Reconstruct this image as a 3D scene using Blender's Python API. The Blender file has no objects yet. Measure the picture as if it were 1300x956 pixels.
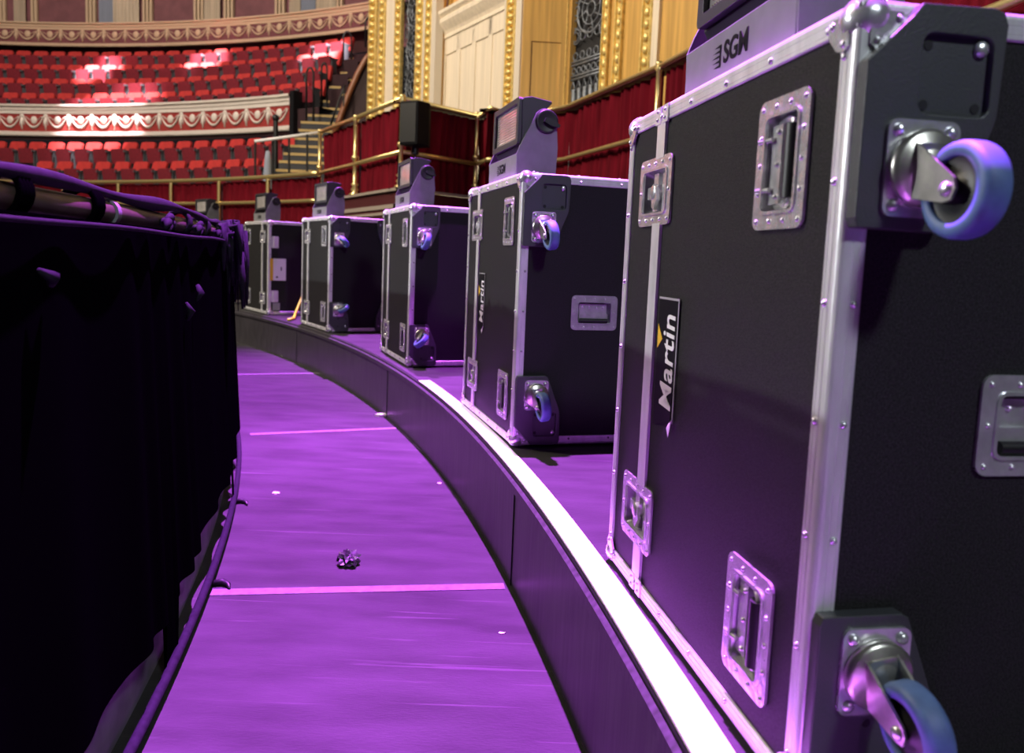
import bpy, bmesh, math, random
from mathutils import Vector, Matrix
random.seed(7)
PI = math.pi
sc = bpy.context.scene
C = bpy.data.collections.new('hall'); sc.collection.children.link(C)

# ------------------------------------------------------------------ camera model
FPX, PITCH, ROLL, ZC = 990.6, 0.1024, 0.04106, 0.6916
CX, CY = 650.0, 433.0
cp, sp, cr, sr = math.cos(PITCH), math.sin(PITCH), math.cos(ROLL), math.sin(ROLL)
FW = Vector((0, cp, -sp)); UP0 = Vector((0, sp, cp)); RT0 = Vector((1, 0, 0))
RT = cr*RT0 + sr*UP0; UP = -sr*RT0 + cr*UP0
EYE = Vector((0, 0, ZC))
def ray(px, py): return FW + RT*((px-CX)/FPX) - UP*((py-CY)/FPX)
def at(px, py, d):
    v = ray(px, py); return EYE + v*(d/v.y)
def onz(px, py, z):
    v = ray(px, py); return EYE + v*((z-ZC)/v.z)

cam_d = bpy.data.cameras.new('camera'); cam = bpy.data.objects.new('camera', cam_d); C.objects.link(cam)
m = Matrix((RT, UP, -FW)).transposed().to_4x4(); m.translation = EYE
cam.matrix_world = m
cam_d.sensor_width = 36; cam_d.sensor_fit = 'HORIZONTAL'; cam_d.lens = FPX/1300*36
cam_d.shift_y = -(478-CY)/1300; cam_d.clip_start = .02; cam_d.clip_end = 200
cam_d.dof.use_dof = True; cam_d.dof.focus_distance = 2.0; cam_d.dof.aperture_fstop = 4.5
sc.camera = cam

# ------------------------------------------------------------------ materials
MATS = {}
def mat(name, col, rough=.5, metal=0., spec=.5, noise=None, bump=None, emit=None, sheen=0, coat=0):
    """noise=(scale xyz, amount, detail): varies the base colour; bump=(scale, strength)"""
    M = bpy.data.materials.new(name); M.use_nodes = True
    nt = M.node_tree; b = nt.nodes['Principled BSDF']
    b.inputs['Base Color'].default_value = (*col, 1); b.inputs['Roughness'].default_value = rough
    b.inputs['Metallic'].default_value = metal; b.inputs['Specular IOR Level'].default_value = spec
    if sheen: b.inputs['Sheen Weight'].default_value = sheen
    if coat: b.inputs['Coat Weight'].default_value = coat
    tc = nt.nodes.new('ShaderNodeTexCoord')
    def nz(scale, detail=3):
        mp = nt.nodes.new('ShaderNodeMapping'); nt.links.new(tc.outputs['Object'], mp.inputs[0])
        mp.inputs['Scale'].default_value = scale if hasattr(scale, '__len__') else (scale,)*3
        n = nt.nodes.new('ShaderNodeTexNoise'); n.inputs['Scale'].default_value = 1; n.inputs['Detail'].default_value = detail
        nt.links.new(mp.outputs[0], n.inputs['Vector']); return n
    if noise:
        n = nz(noise[0], noise[2] if len(noise) > 2 else 3)
        r = nt.nodes.new('ShaderNodeMapRange'); r.inputs['From Min'].default_value = .3; r.inputs['From Max'].default_value = .7
        r.inputs['To Min'].default_value = 1-noise[1]; r.inputs['To Max'].default_value = 1+noise[1]
        nt.links.new(n.outputs[0], r.inputs[0])
        mx = nt.nodes.new('ShaderNodeVectorMath'); mx.operation = 'SCALE'; mx.inputs[0].default_value = col
        nt.links.new(r.outputs[0], mx.inputs['Scale']); nt.links.new(mx.outputs[0], b.inputs['Base Color'])
    if bump:
        n = nz(bump[0], 2); bp = nt.nodes.new('ShaderNodeBump'); bp.inputs['Strength'].default_value = bump[1]; bp.inputs['Distance'].default_value = .01
        nt.links.new(n.outputs[0], bp.inputs['Height']); nt.links.new(bp.outputs[0], b.inputs['Normal'])
    if emit:
        b.inputs['Emission Color'].default_value = (*emit[0], 1); b.inputs['Emission Strength'].default_value = emit[1]
    MATS[name] = M; return M

M_lam = mat('black_laminate', (.0195, .019, .020), .6, spec=.12, noise=(420, .75, 2), bump=(800, .3))
M_alu = mat('aluminium', (.80, .80, .82), .36, metal=.5, noise=((30, 30, 9), .12), bump=((150, 150, 20), .08))
M_chrome = mat('zinc_plate', (.74, .74, .77), .27, metal=.72, noise=(40, .15), bump=(60, .12))
M_steel = mat('caster_steel', (.62, .6, .54), .3, metal=.9, noise=(30, .2))
M_plast = mat('black_plastic', (.045, .048, .053), .45, bump=(300, .1))
M_rub = mat('black_rubber', (.008, .008, .009), .45)
M_wheel = mat('blue_rubber', (.08, .14, .32), .55, noise=(50, .15))
M_grey = mat('grey_housing', (.185, .187, .20), .5, spec=.3, noise=(25, .08), bump=(500, .06))
M_dgrey = mat('dark_grey_housing', (.032, .032, .037), .45)
M_knob = mat('black_knob', (.012, .012, .014), .45)
M_window = mat('lamp_window', (.42, .4, .42), .12, metal=.35, spec=.8, noise=((9, 9, 9), .35))
M_led = mat('led_lens', (.55, .5, .4), .2, metal=.4)
M_ink = mat('black_print', (.004, .004, .005), .6, spec=.1)
M_white = mat('white_print', (.8, .8, .8), .5)
M_yel = mat('yellow_print', (.75, .48, .02), .5)
M_dish = mat('dish_shadow', (.6, .6, .63), .3, metal=.75, noise=(50, .2))
M_stage = mat('stage_paint', (.030, .029, .030), .55, spec=.22, noise=((3, 9, 6), .3, 8), bump=((60, 160, 60), .10))
def scratches(M, amount, col):
    nt = M.node_tree; b = nt.nodes['Principled BSDF']; src = b.inputs['Base Color'].links[0].from_socket
    tc = nt.nodes.new('ShaderNodeTexCoord'); prev = src
    for (rot, sx, sy, th) in ((.3, 1.2, 34, .66), (1.45, 1.5, 40, .68), (-.5, 1.0, 48, .68), (.9, 7, 7, .735)):
        mp = nt.nodes.new('ShaderNodeMapping'); mp.inputs['Rotation'].default_value = (0, 0, rot); mp.inputs['Scale'].default_value = (sx, sy, 6)
        mp.inputs['Location'].default_value = (rot*7, rot*3, 0)
        nt.links.new(tc.outputs['Object'], mp.inputs[0]); n = nt.nodes.new('ShaderNodeTexNoise'); n.inputs['Scale'].default_value = 1; n.inputs['Detail'].default_value = 4
        nt.links.new(mp.outputs[0], n.inputs['Vector']); r = nt.nodes.new('ShaderNodeMapRange'); r.inputs['From Min'].default_value = th; r.inputs['From Max'].default_value = th+.05
        r.inputs['To Max'].default_value = amount; nt.links.new(n.outputs[0], r.inputs[0])
        mx = nt.nodes.new('ShaderNodeMix'); mx.data_type = 'RGBA'; nt.links.new(r.outputs[0], mx.inputs[0]); nt.links.new(prev, mx.inputs[6]); mx.inputs[7].default_value = (*col, 1); prev = mx.outputs[2]
    nt.links.new(prev, b.inputs['Base Color'])
scratches(M_stage, .6, (.075, .07, .075))
M_riser = mat('riser_paint', (.042, .038, .046), .38, noise=((60, 60, 5), .45, 5))
M_tape = mat('white_edge_tape', (.93, .93, .93), .5)
M_seam = mat('pale_floor_tape', (.13, .11, .13), .5, noise=((40, 40, 5), .25))
M_foil = mat('foil', (.22, .22, .23), .25, metal=.9)
M_drape = mat('black_serge', (.0011, .0009, .0013), 1.0, spec=.0)
M_clothtop = mat('black_cloth_edge', (.010, .009, .014), .85, spec=.1, noise=(60, .3))
M_pipe = mat('bronze_paint', (.06, .042, .03), .5, metal=.1, noise=(20, .2))
M_kick = mat('dark_board', (.19, .17, .21), .5, noise=(10, .3))
M_velvet = mat('red_velvet', (.115, .0035, .010), .9, spec=.08, noise=((9, 9, 1.2), .3))
M_brass = mat('polished_brass', (.85, .66, .28), .3, metal=.8)
M_gold = mat('gilding', (.86, .64, .22), .38, metal=.4, noise=(14, .25))
M_cream = mat('cream_paint', (.66, .58, .47), .55)
M_ledge = mat('dark_cream_ledge', (.30, .25, .21), .55)  # one even tone, darker than the cream paint
M_darkm = mat('dark_maroon', (.028, .006, .008), .7)
M_maroon = mat('maroon_paint', (.065, .012, .015), .5)
M_oak = mat('oak', (.62, .36, .095), .45, noise=((16, 16, .6), .2, 5))
M_litoak = mat('lit_oak', (.80, .69, .53), .45, noise=((18, 18, .8), .1, 5))  # same oak, with the strong light on the panels painted into its colour
M_grille = mat('lead_tracery', (.20, .22, .25), .45, metal=.4, noise=(12, .35))
M_dark = mat('void', (.008, .008, .01), .8)
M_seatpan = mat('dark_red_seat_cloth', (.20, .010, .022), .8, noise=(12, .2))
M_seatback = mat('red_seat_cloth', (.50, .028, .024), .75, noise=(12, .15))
M_seatframe = mat('grey_seat_frame', (.16, .17, .19), .4, metal=.5)
M_tier = mat('tier_carpet', (.035, .012, .016), .9)
M_step = mat('step_grey', (.045, .045, .05), .8)
M_nose = mat('yellow_nosing', (.48, .33, .11), .6)
M_blackmetal = mat('black_metal', (.015, .015, .017), .4, metal=.3)
M_wallup = mat('rear_wall_paint', (.20, .075, .085), .6, noise=(3, .15))
M_stripe = mat('gilt_stripe', (.62, .46, .30), .5)
M_beige = mat('beige_curtain', (.52, .43, .32), .8, noise=((6, 6, .5), .15))
M_friezeA = mat('mauve_frieze', (.19, .055, .065), .6)
M_friezeB = mat('red_frieze', (.33, .035, .03), .6)
M_ornA = mat('ochre_plaster', (.62, .44, .29), .6)
M_ornB = mat('white_plaster', (.74, .68, .60), .6)
M_paper = mat('white_paper', (.8, .78, .74), .7)
M_speaker = mat('speaker_black', (.006, .006, .007), .7, spec=.15, bump=(200, .2))
M_screen = mat('label_grey', (.34, .34, .35), .6)
M_yell = mat('yellow_plastic', (.55, .78, .02), .5)
M_brownrail = mat('brown_rail', (.25, .09, .04), .4)
M_greycloth = mat('grey_cloth', (.28, .31, .38), .9)

# ------------------------------------------------------------------ mesh builder
def rrect(w, h, r, n=5, cx=0, cy=0):
    P = []
    for (sx, sy, a0) in ((1, -1, -PI/2), (1, 1, 0), (-1, 1, PI/2), (-1, -1, PI)):
        for i in range(n+1):
            a = a0 + (PI/2)*i/n
            P.append((cx + sx*(w/2-r) + r*math.cos(a), cy + sy*(h/2-r) + r*math.sin(a)))
    return P
def fr(o, x, y):
    """4x4 frame with origin o, local x, local y; z = x cross y"""
    x = Vector(x).normalized(); y = Vector(y); y = (y - x*y.dot(x)).normalized(); z = x.cross(y)
    M = Matrix((x, y, z)).transposed().to_4x4(); M.translation = Vector(o); return M
I4 = Matrix.Identity(4)

class MB:
    def __init__(s): s.v = []; s.f = []; s.mi = []; s.sm = []; s.mats = []
    def _m(s, m):
        if m not in s.mats: s.mats.append(m)
        return s.mats.index(m)
    def add(s, vs, fs, m, sm=False, M=None):
        o = len(s.v)
        s.v += [tuple(M @ Vector(p)) if M is not None else tuple(p) for p in vs]
        s.f += [tuple(i+o for i in f) for f in fs]; k = s._m(m)
        s.mi += [k]*len(fs); s.sm += [sm]*len(fs); return s
    def box(s, lo, hi, m, M=None):
        (a, b, c), (d, e, f) = lo, hi
        vs = [(a,b,c),(d,b,c),(d,e,c),(a,e,c),(a,b,f),(d,b,f),(d,e,f),(a,e,f)]
        return s.add(vs, [(0,3,2,1),(4,5,6,7),(0,1,5,4),(1,2,6,5),(2,3,7,6),(3,0,4,7)], m, False, M)
    def rbox(s, lo, hi, r, m, M=None, n=3, axis='z'):
        """box with rounded vertical edges: rounded rect in local xy extruded z"""
        (a, b, c), (d, e, f) = lo, hi
        return s.plate(rrect(d-a, e-b, r, n, (a+d)/2, (b+e)/2), [], c, f, m, M)
    def plate(s, outer, holes, z0, z1, m, M=None, sm=False):
        """polygon with holes extruded from z0 to z1"""
        bm = bmesh.new(); loops = []
        for lp in [outer]+list(holes):
            vs = [bm.verts.new((p[0], p[1], 0)) for p in lp]
            for i in range(len(vs)): bm.edges.new((vs[i], vs[(i+1) % len(vs)]))
            loops.append(len(vs))
        if holes:
            bmesh.ops.triangle_fill(bm, use_beauty=True, use_dissolve=False, edges=bm.edges[:], normal=(0, 0, 1))
        else: bm.faces.new(bm.verts[:])
        bm.verts.index_update(); bm.verts.ensure_lookup_table()
        pts = [v.co.copy() for v in bm.verts]; fs = [[v.index for v in f.verts] for f in bm.faces]
        nn = [f.normal.z for f in bm.faces]
        bm.normal_update(); nn = [f.normal.z for f in bm.faces]; bm.free()
        n = len(pts); vs = [(p.x, p.y, z0) for p in pts]+[(p.x, p.y, z1) for p in pts]
        F = []
        for f, q in zip(fs, nn):
            if q < 0: f = f[::-1]
            F.append(tuple(i+n for i in f)); F.append(tuple(f[::-1]))
        o = 0
        for li, L in enumerate(loops):
            area = sum(pts[o+i].x*pts[o+(i+1) % L].y - pts[o+(i+1) % L].x*pts[o+i].y for i in range(L))
            flip = (area < 0) ^ (li > 0)
            for i in range(L):
                a, b = o+i, o+(i+1) % L
                q = (a, b, b+n, a+n)
                F.append(q[::-1] if flip else q)
            o += L
        return s.add(vs, F, m, sm, M)
    def cyl(s, p0, p1, r, m, n=12, r1=None, caps=True, sm=True):
        p0, p1 = Vector(p0), Vector(p1); r1 = r if r1 is None else r1
        d = (p1-p0).normalized(); a = d.orthogonal().normalized(); b = d.cross(a)
        vs = []
        for p, rr in ((p0, r), (p1, r1)):
            for i in range(n):
                t = 2*PI*i/n; vs.append(p + a*(rr*math.cos(t)) + b*(rr*math.sin(t)))
        fs = [(i, (i+1) % n, n+(i+1) % n, n+i) for i in range(n)]
        s.add(vs, fs, m, sm)
        if caps: s.add(vs, [tuple(range(n))[::-1], tuple(range(n, 2*n))], m, False)
        return s
    def tube(s, pts, r, m, n=8, closed=False, caps=True):
        pts = [Vector(p) for p in pts]; L = len(pts); vs = []; ref = None
        for i, p in enumerate(pts):
            t = (pts[(i+1) % L if closed else min(i+1, L-1)] - pts[i-1 if closed else max(i-1, 0)])
            t = t.normalized() if t.length > 1e-9 else Vector((0, 0, 1))
            if ref is None: ref = t.orthogonal().normalized()
            a = (ref - t*ref.dot(t));
            a = a.normalized() if a.length > 1e-6 else t.orthogonal().normalized()
            ref = a; b = t.cross(a); rr = r[i] if hasattr(r, '__len__') else r
            for k in range(n):
                q = 2*PI*k/n; vs.append(p + a*(rr*math.cos(q)) + b*(rr*math.sin(q)))
        fs = []
        for i in range(L if closed else L-1):
            j = (i+1) % L
            for k in range(n): fs.append((i*n+k, i*n+(k+1) % n, j*n+(k+1) % n, j*n+k))
        if caps and not closed: fs += [tuple(range(n))[::-1], tuple(range((L-1)*n, L*n))]
        return s.add(vs, fs, m, True)
    def lathe(s, prof, m, M=None, n=20, sm=True):
        """prof [(r, z)] spun about local z"""
        vs = []; fs = []
        for r, z in prof:
            for k in range(n): vs.append((r*math.cos(2*PI*k/n), r*math.sin(2*PI*k/n), z))
        for i in range(len(prof)-1):
            for k in range(n): fs.append((i*n+k, i*n+(k+1) % n, (i+1)*n+(k+1) % n, (i+1)*n+k))
        return s.add(vs, fs, m, sm, M)
    def ball(s, c, r, m, n=10, k=6, sc=(1, 1, 1), M=None):
        c = Vector(c); prof = []; vs = []; fs = []
        for i in range(k+1):
            t = PI*i/k
            for j in range(n):
                q = 2*PI*j/n
                vs.append((c.x + sc[0]*r*math.sin(t)*math.cos(q), c.y + sc[1]*r*math.sin(t)*math.sin(q), c.z + sc[2]*r*math.cos(t)))
        for i in range(k):
            for j in range(n): fs.append((i*n+j, (i+1)*n+j, (i+1)*n+(j+1) % n, i*n+(j+1) % n))
        return s.add(vs, fs, m, True, M)
    def grid(s, rows, m, sm=True):
        """rows: list of equal-length point lists"""
        w = len(rows[0]); vs = [p for r in rows for p in r]; fs = []
        for i in range(len(rows)-1):
            for j in range(w-1): fs.append((i*w+j, i*w+j+1, (i+1)*w+j+1, (i+1)*w+j))
        return s.add(vs, fs, m, sm)
    def mesh(s, name):
        me = bpy.data.meshes.new(name); me.from_pydata(s.v, [], s.f)
        for mm in s.mats: me.materials.append(mm)
        me.polygons.foreach_set('material_index', s.mi); me.polygons.foreach_set('use_smooth', s.sm)
        me.update(); return me
    def build(s, name, parent=None, loc=None, bevel=None, solid=None):
        o = bpy.data.objects.new(name, s.mesh(name)); C.objects.link(o)
        if parent is not None: o.parent = parent
        if loc is not None: o.location = loc
        if bevel:
            b = o.modifiers.new('bevel', 'BEVEL'); b.width = bevel; b.segments = 2; b.limit_method = 'ANGLE'; b.angle_limit = .7
        return o

def tag(o, label=None, cat=None, group=None, kind=None):
    if label: o['label'] = label
    if cat: o['category'] = cat
    if group: o['group'] = group
    if kind: o['kind'] = kind
    return o
def empty(name, loc=(0, 0, 0), rz=0, label=None, cat=None, group=None):
    o = bpy.data.objects.new(name, None); C.objects.link(o); o.location = loc; o.rotation_euler = (0, 0, rz)
    o.empty_display_size = .1
    return tag(o, label, cat, group)
def copy_tree(o, parent=None):
    c = o.copy(); C.objects.link(c); c.parent = parent
    for ch in list(o.children): copy_tree(ch, c)
    return c
def text_mesh(body, size, mat_, name, extrude=.0006, bold=.0, shear=0, sx=1.0, space=1.0):
    cu = bpy.data.curves.new(name, 'FONT'); cu.body = body; cu.size = size; cu.extrude = extrude; cu.offset = bold
    cu.shear = shear; cu.align_x = 'CENTER'; cu.align_y = 'CENTER'; cu.space_character = space
    to = bpy.data.objects.new(name, cu); sc.collection.objects.link(to)
    dg = bpy.context.evaluated_depsgraph_get(); dg.update()
    me = bpy.data.meshes.new_from_object(to.evaluated_get(dg)); bpy.data.objects.remove(to)
    me.materials.clear(); me.materials.append(mat_); me.name = name
    for v in me.vertices: v.co.x *= sx
    return me
def arcp(R, th, z, c=(-15.05, -.92)): return Vector((c[0]+R*math.cos(th), c[1]+R*math.sin(th), z))
def frange(a, b, n): return [a+(b-a)*i/(n-1) for i in range(n)]
def arc_ribbon(mb, prof, ths, c, m, sm=False, close=False):
    """sweep profile [(R,z)] around the arc"""
    return mb.grid([[arcp(R, th, z, c) for (R, z) in prof] for th in ths], m, sm)

# ------------------------------------------------------------------ setting: floor, stage
SCN = (-15.05, -.92); FZ = -.375; RE = 15.46
mb = MB(); mb.box((-34, -6, FZ-.1), (8, 36, FZ), M_stage); tag(mb.build('floor'), kind='structure')
ths = frange(-.3, 1.35, 160)
mb = MB()
arc_ribbon(mb, [(RE, FZ), (RE, -.012), (RE+.006, -.001)], ths, SCN, M_riser)
arc_ribbon(mb, [(RE+.006, -.001), (21.6, -.001)], ths, SCN, M_stage)
tag(mb.build('stage_platform'), kind='structure')
mb = MB()
arc_ribbon(mb, [(RE-.012, -.055), (RE-.012, -.03), (RE-.002, -.022), (RE-.002, -.06)], ths, SCN, M_riser)
tag(mb.build('trim_1'), kind='structure')
# white tape along the edge (ends near the third case)
mb = MB(); t0, t1 = -.1, .3475
arc_ribbon(mb, [(RE-.002, -.004), (RE-.002, .0015), (RE+.062, .0015), (RE+.062, -.004)], frange(t0, t1, 70), SCN, M_tape)
tag(mb.build('edge_tape'), 'broad white tape stuck along the curved edge of the stage platform', 'tape')
# joints of the riser panels
for i, t in enumerate((.222, .40, .575)):
    mb = MB(); mb.box((-.0015, -.003, FZ), (.0015, .003, -.06), M_dark, Matrix.Translation(arcp(RE-.001, t, 0)) @ Matrix.Rotation(t+PI/2, 4, 'Z'))
    tag(mb.build('trim_%d' % (i+2)), kind='structure')
# pale tapes across the aisle
def floor_tape(p0, p1, w, label):
    p0, p1 = Vector((p0[0], p0[1], FZ)), Vector((p1[0], p1[1], FZ))
    d = (p1-p0); mb = MB(); L = d.length
    mb.box((0, -w/2, 0), (L, w/2, .002), M_seam)
    o = mb.build('floor_tape'); o.location = p0; o.rotation_euler = (0, 0, math.atan2(d.y, d.x)); tag(o, label, 'tape', 'tapes across the aisle floor')
floor_tape((-.905, 2.335), (.008, 2.472), .046, 'pale tape across the purple aisle floor, nearest one, in front of the foil ball')
floor_tape((-1.50, 4.455), (-.70, 4.775), .05, 'pale tape across the aisle floor beside the white paper scrap')
floor_tape((-2.35, 6.62), (-1.68, 6.89), .06, 'thin pale tape across the aisle floor farthest from the foil ball')

# ------------------------------------------------------------------ flight case
W, D, H = .859, .606, 1.0
def panel_with_holes(mb, w, h, holes, m, M):
    xs = sorted({0, w}|{a for (a, b, c, d) in holes}|{c for (a, b, c, d) in holes})
    ys = sorted({0, h}|{b for (a, b, c, d) in holes}|{d for (a, b, c, d) in holes})
    for i in range(len(xs)-1):
        for j in range(len(ys)-1):
            cx, cy = (xs[i]+xs[i+1])/2, (ys[j]+ys[j+1])/2
            if any(a < cx < c and b < cy < d for (a, b, c, d) in holes): continue
            mb.add([(xs[i], ys[j], 0), (xs[i+1], ys[j], 0), (xs[i+1], ys[j+1], 0), (xs[i], ys[j+1], 0)], [(0, 1, 2, 3)], m, False, M)
def dish(mb, w, h, depth, M, rv=.0042, inner_m=None):
    """recessed dish: flange with rivets, sloped walls and floor; local x,y in plane, z outward"""
    fl = .024; ow = rrect(w, h, .016, 5); iw = rrect(w-2*fl, h-2*fl, .011, 5)
    mb.plate(ow, [iw], -.001, .0035, M_chrome, M)
    rim = rrect(w-2*fl+.006, h-2*fl+.006, .014, 5); rim2 = rrect(w-2*fl-.004, h-2*fl-.004, .009, 5)
    mb.plate(rim, [rim2], .0035, .006, M_chrome, M)
    n = len(iw); low = rrect(w-2*fl-.016, h-2*fl-.016, .008, 5)
    mb.add([(x, y, 0) for x, y in iw]+[(x, y, -depth) for x, y in low], [(i, i+n, (i+1) % n+n, (i+1) % n) for i in range(n)], M_dish, True, M)
    mb.add([(x, y, -depth) for x, y in low], [tuple(range(n))], M_dish, False, M)
    k = max(3, int(w/.035)); q = max(3, int(h/.035))
    for i in range(k):
        x = -w/2+.012+(w-.024)*i/(k-1)
        for y in (-h/2+.012, h/2-.012): mb.ball((x, y, .0035), rv, M_chrome, 7, 4, (1, 1, .7), M)
    for j in range(1, q-1):
        y = -h/2+.012+(h-.024)*j/(q-1)
        for x in (-w/2+.012, w/2-.012): mb.ball((x, y, .0035), rv, M_chrome, 7, 4, (1, 1, .7), M)

def front_frame(u, z): return fr((u, 0, z), (1, 0, 0), (0, 0, 1))         # faces -y
def back_frame(u, z): return fr((u, D, z), (-1, 0, 0), (0, 0, 1))         # faces +y
def end_frame(v, z): return fr((W, v, z), (0, 1, 0), (0, 0, 1))           # faces +x

LW, LH = .185, .136; HW, HH = .140, .182
LU = .187; HU = .70
LATZ = (.833, .168); HANZ = (.832, .165)
def hole(cx, cy, w, h): return (cx-w/2, cy-h/2, cx+w/2, cy+h/2)

PLAIN = []
def make_case():
    root = empty('flight_case')
    # body
    mb = MB(); e = .002
    hl = [hole(LU, z, LW-.05, LH-.05) for z in LATZ]+[hole(HU, z, HW-.05, HH-.05) for z in HANZ]
    panel_with_holes(mb, W, H, hl, M_lam, fr((0, e, 0), (1, 0, 0), (0, 0, 1)))
    hb = [hole(W-LU, z, LW-.05, LH-.05) for z in LATZ]+[hole(W-HU, z, HW-.05, HH-.05) for z in HANZ]
    panel_with_holes(mb, W, H, hb, M_lam, fr((W, D-e, 0), (-1, 0, 0), (0, 0, 1)))
    k0 = len(mb.v), len(mb.f)
    panel_with_holes(mb, D, H, [], M_lam, fr((e, D, 0), (0, -1, 0), (0, 0, 1)))
    panel_with_holes(mb, W, D, [], M_lam, fr((0, 0, H-e), (1, 0, 0), (0, 1, 0)))
    panel_with_holes(mb, W, D, [], M_lam, fr((0, D, e), (1, 0, 0), (0, -1, 0)))
    mp = MB(); mp.v = mb.v[:]; mp.f = mb.f[:]; mp.mi = mb.mi[:]; mp.sm = mb.sm[:]; mp.mats = mb.mats[:]
    Me_ = fr((W-e, 0, 0), (0, 1, 0), (0, 0, 1))
    panel_with_holes(mp, D, H, [], M_lam, Me_); PLAIN.append(mp.mesh('body'))
    panel_with_holes(mb, D, H, [hole(.3, .5, LW-.05, .13-.05)], M_lam, Me_)
    mb.build('body', root)
    # aluminium angle extrusions on all twelve edges, with rivets
    mb = MB(); a = .034; t = .0045; r = .009
    prof = [(0, r)]+[(r-r*math.cos(q*PI/8), r-r*math.sin(q*PI/8)) for q in range(1, 4)]+[(r, 0), (.0155, 0), (.016, .001), (.0172, .001), (.0177, 0), (a-.008, 0), (a-.0075, .001), (a-.0063, .001), (a-.0058, 0), (a-.002, 0), (a, .002), (a, t+.001), (t+.002, t+.002), (t+.001, a), (.002, a), (0, a-.002), (0, a-.0058), (.001, a-.0063), (.001, a-.0075), (0, a-.008), (0, .0177), (.001, .0172), (.001, .016), (0, .0155)]
    # profile corner (0,0) is the outer edge; coordinates run inward. shift outwards a hair
    ctr = Vector((W/2, D/2, H/2))
    def edge(p0, p1, ix, iy):
        p0, p1 = Vector(p0), Vector(p1); ix, iy = Vector(ix), Vector(iy); d = p1-p0
        o = -.0025
        vs = []
        for p in (p0, p1):
            for (x, y) in prof: vs.append(p + ix*(x+o) + iy*(y+o))
        n = len(prof); fs = [(i, (i+1) % n, (i+1) % n+n, i+n) for i in range(n)]
        # orientation test
        v0 = vs[0]; nn = (vs[1]-vs[0]).cross(vs[n]-vs[0])
        mid = (vs[0]+vs[1])/2 - p0 - ix*.012 - iy*.012
        if nn.dot(mid) < 0: fs = [f[::-1] for f in fs]
        mb.add(vs, fs, M_alu, False)
        L = d.length; k = max(3, int(L/.14)); dn = d.normalized()
        for i in range(k):
            q = p0 + dn*(.06+(L-.12)*i/(k-1))
            mb.ball(q + ix*.021 + iy*(o), .0048, M_chrome, 8, 5)
            mb.ball(q + iy*.021 + ix*(o), .0048, M_chrome, 8, 5)
    X, Y, Z = Vector((1, 0, 0)), Vector((0, 1, 0)), Vector((0, 0, 1))
    for x, sx in ((0, 1), (W, -1)):
        for y, sy in ((0, 1), (D, -1)): edge((x, y, 0), (x, y, H), X*sx, Y*sy)
        for z, sz in ((0, 1), (H, -1)): edge((x, 0, z), (x, D, z), X*sx, Z*sz)
    for y, sy in ((0, 1), (D, -1)):
        for z, sz in ((0, 1), (H, -1)): edge((0, y, z), (W, y, z), Y*sy, Z*sz)
    mb.build('edge_frame', root)
    # lid closing strip round the case
    for (yy, s_) in ((0, -1), (D, 1)):
        mb = MB(); u0, u1 = (.187, .232) if s_ < 0 else (W-.232, W-.187)
        u0, u1 = .187, .232
        if s_ > 0: pass
        y0, y1 = (yy-.004, yy+.002) if s_ < 0 else (yy-.002, yy+.004)
        mb.box((u0, y0, .03), (u1, y1, LATZ[1]-LH/2+.004), M_alu); mb.box((u0, y0, LATZ[1]+LH/2-.004), (u1, y1, LATZ[0]-LH/2+.004), M_alu); mb.box((u0, y0, LATZ[0]+LH/2-.004), (u1, y1, H-.03), M_alu)
        yb = y0-.0015 if s_ < 0 else y1
        # joining clips at the top and bottom rails
        for zz in (H-.036, .004):
            mb.box((u0-.01, min(yb, yb+.0015*1), zz), (u0+.018, yb+.0035, zz+.034), M_alu); mb.box((u0+.03, yb, zz), (u0+.058, yb+.0035, zz+.034), M_alu)
            for q in (u0+.004, u0+.044):
                for dz in (.009, .025): mb.ball((q, yb if s_ < 0 else yb+.003, zz+dz), .004, M_chrome, 7, 4)
        mb.build('lid_strip', root)
    mb = MB(); mb.box((.187, .03, H-.001), (.232, D-.03, H+.003), M_alu); mb.build('lid_strip', root)
    # ball corners with riveted flaps
    for x, sx in ((0, 1), (W, -1)):
        for y, sy in ((0, 1), (D, -1)):
            for z, sz in ((0, 1), (H, -1)):
                mb = MB(); b_ = .018
                mb.ball((x+sx*b_, y+sy*b_, z+sz*b_), .029, M_chrome, 18, 12)
                c0 = Vector((x, y, z))
                for (ax, bx, nx) in ((X*sx, Y*sy, Z*sz), (Y*sy, Z*sz, X*sx), (Z*sz, X*sx, Y*sy)):
                    o = c0 - nx*.0035
                    Mf = fr(o, ax, bx)
                    pol = [(.012, .012), (.05, .012), (.056, .02), (.052, .034), (.034, .052), (.02, .056), (.012, .05)]
                    z_out = Mf.to_3x3() @ Vector((0, 0, 1))
                    if z_out.dot(-nx) > 0: mb.plate(pol, [], -.002, .003, M_chrome, Mf)
                    else: mb.plate(pol, [], -.003, .002, M_chrome, Mf)
                    for (i, j) in ((.046, .02), (.02, .046)):
                        mb.ball(o + ax*i + bx*j - nx*.002, .0052, M_chrome, 8, 5)
                mb.build('ball_corner', root)
    # latches and side handles, on both long faces
    def latch(Mf):
        mb = MB(); dish(mb, LW, LH, .016, Mf)
        mb.box((-.03, -LH/2+.03, -.016), (-.004, LH/2-.03, -.006), M_chrome, Mf)
        mb.box((.012, -LH/2+.03, -.016), (.05, LH/2-.03, -.009), M_chrome, Mf)
        mb.box((-.058, -.012, -.016), (-.02, .012, -.003), M_chrome, Mf)
        o = mb.build('latch', root)
        k = MB(); k.lathe([(0, .004), (.012, .004), (.017, .001), (.018, -.012)], M_chrome, Mf @ Matrix.Translation((-.012, 0, 0)), 16)
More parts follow.
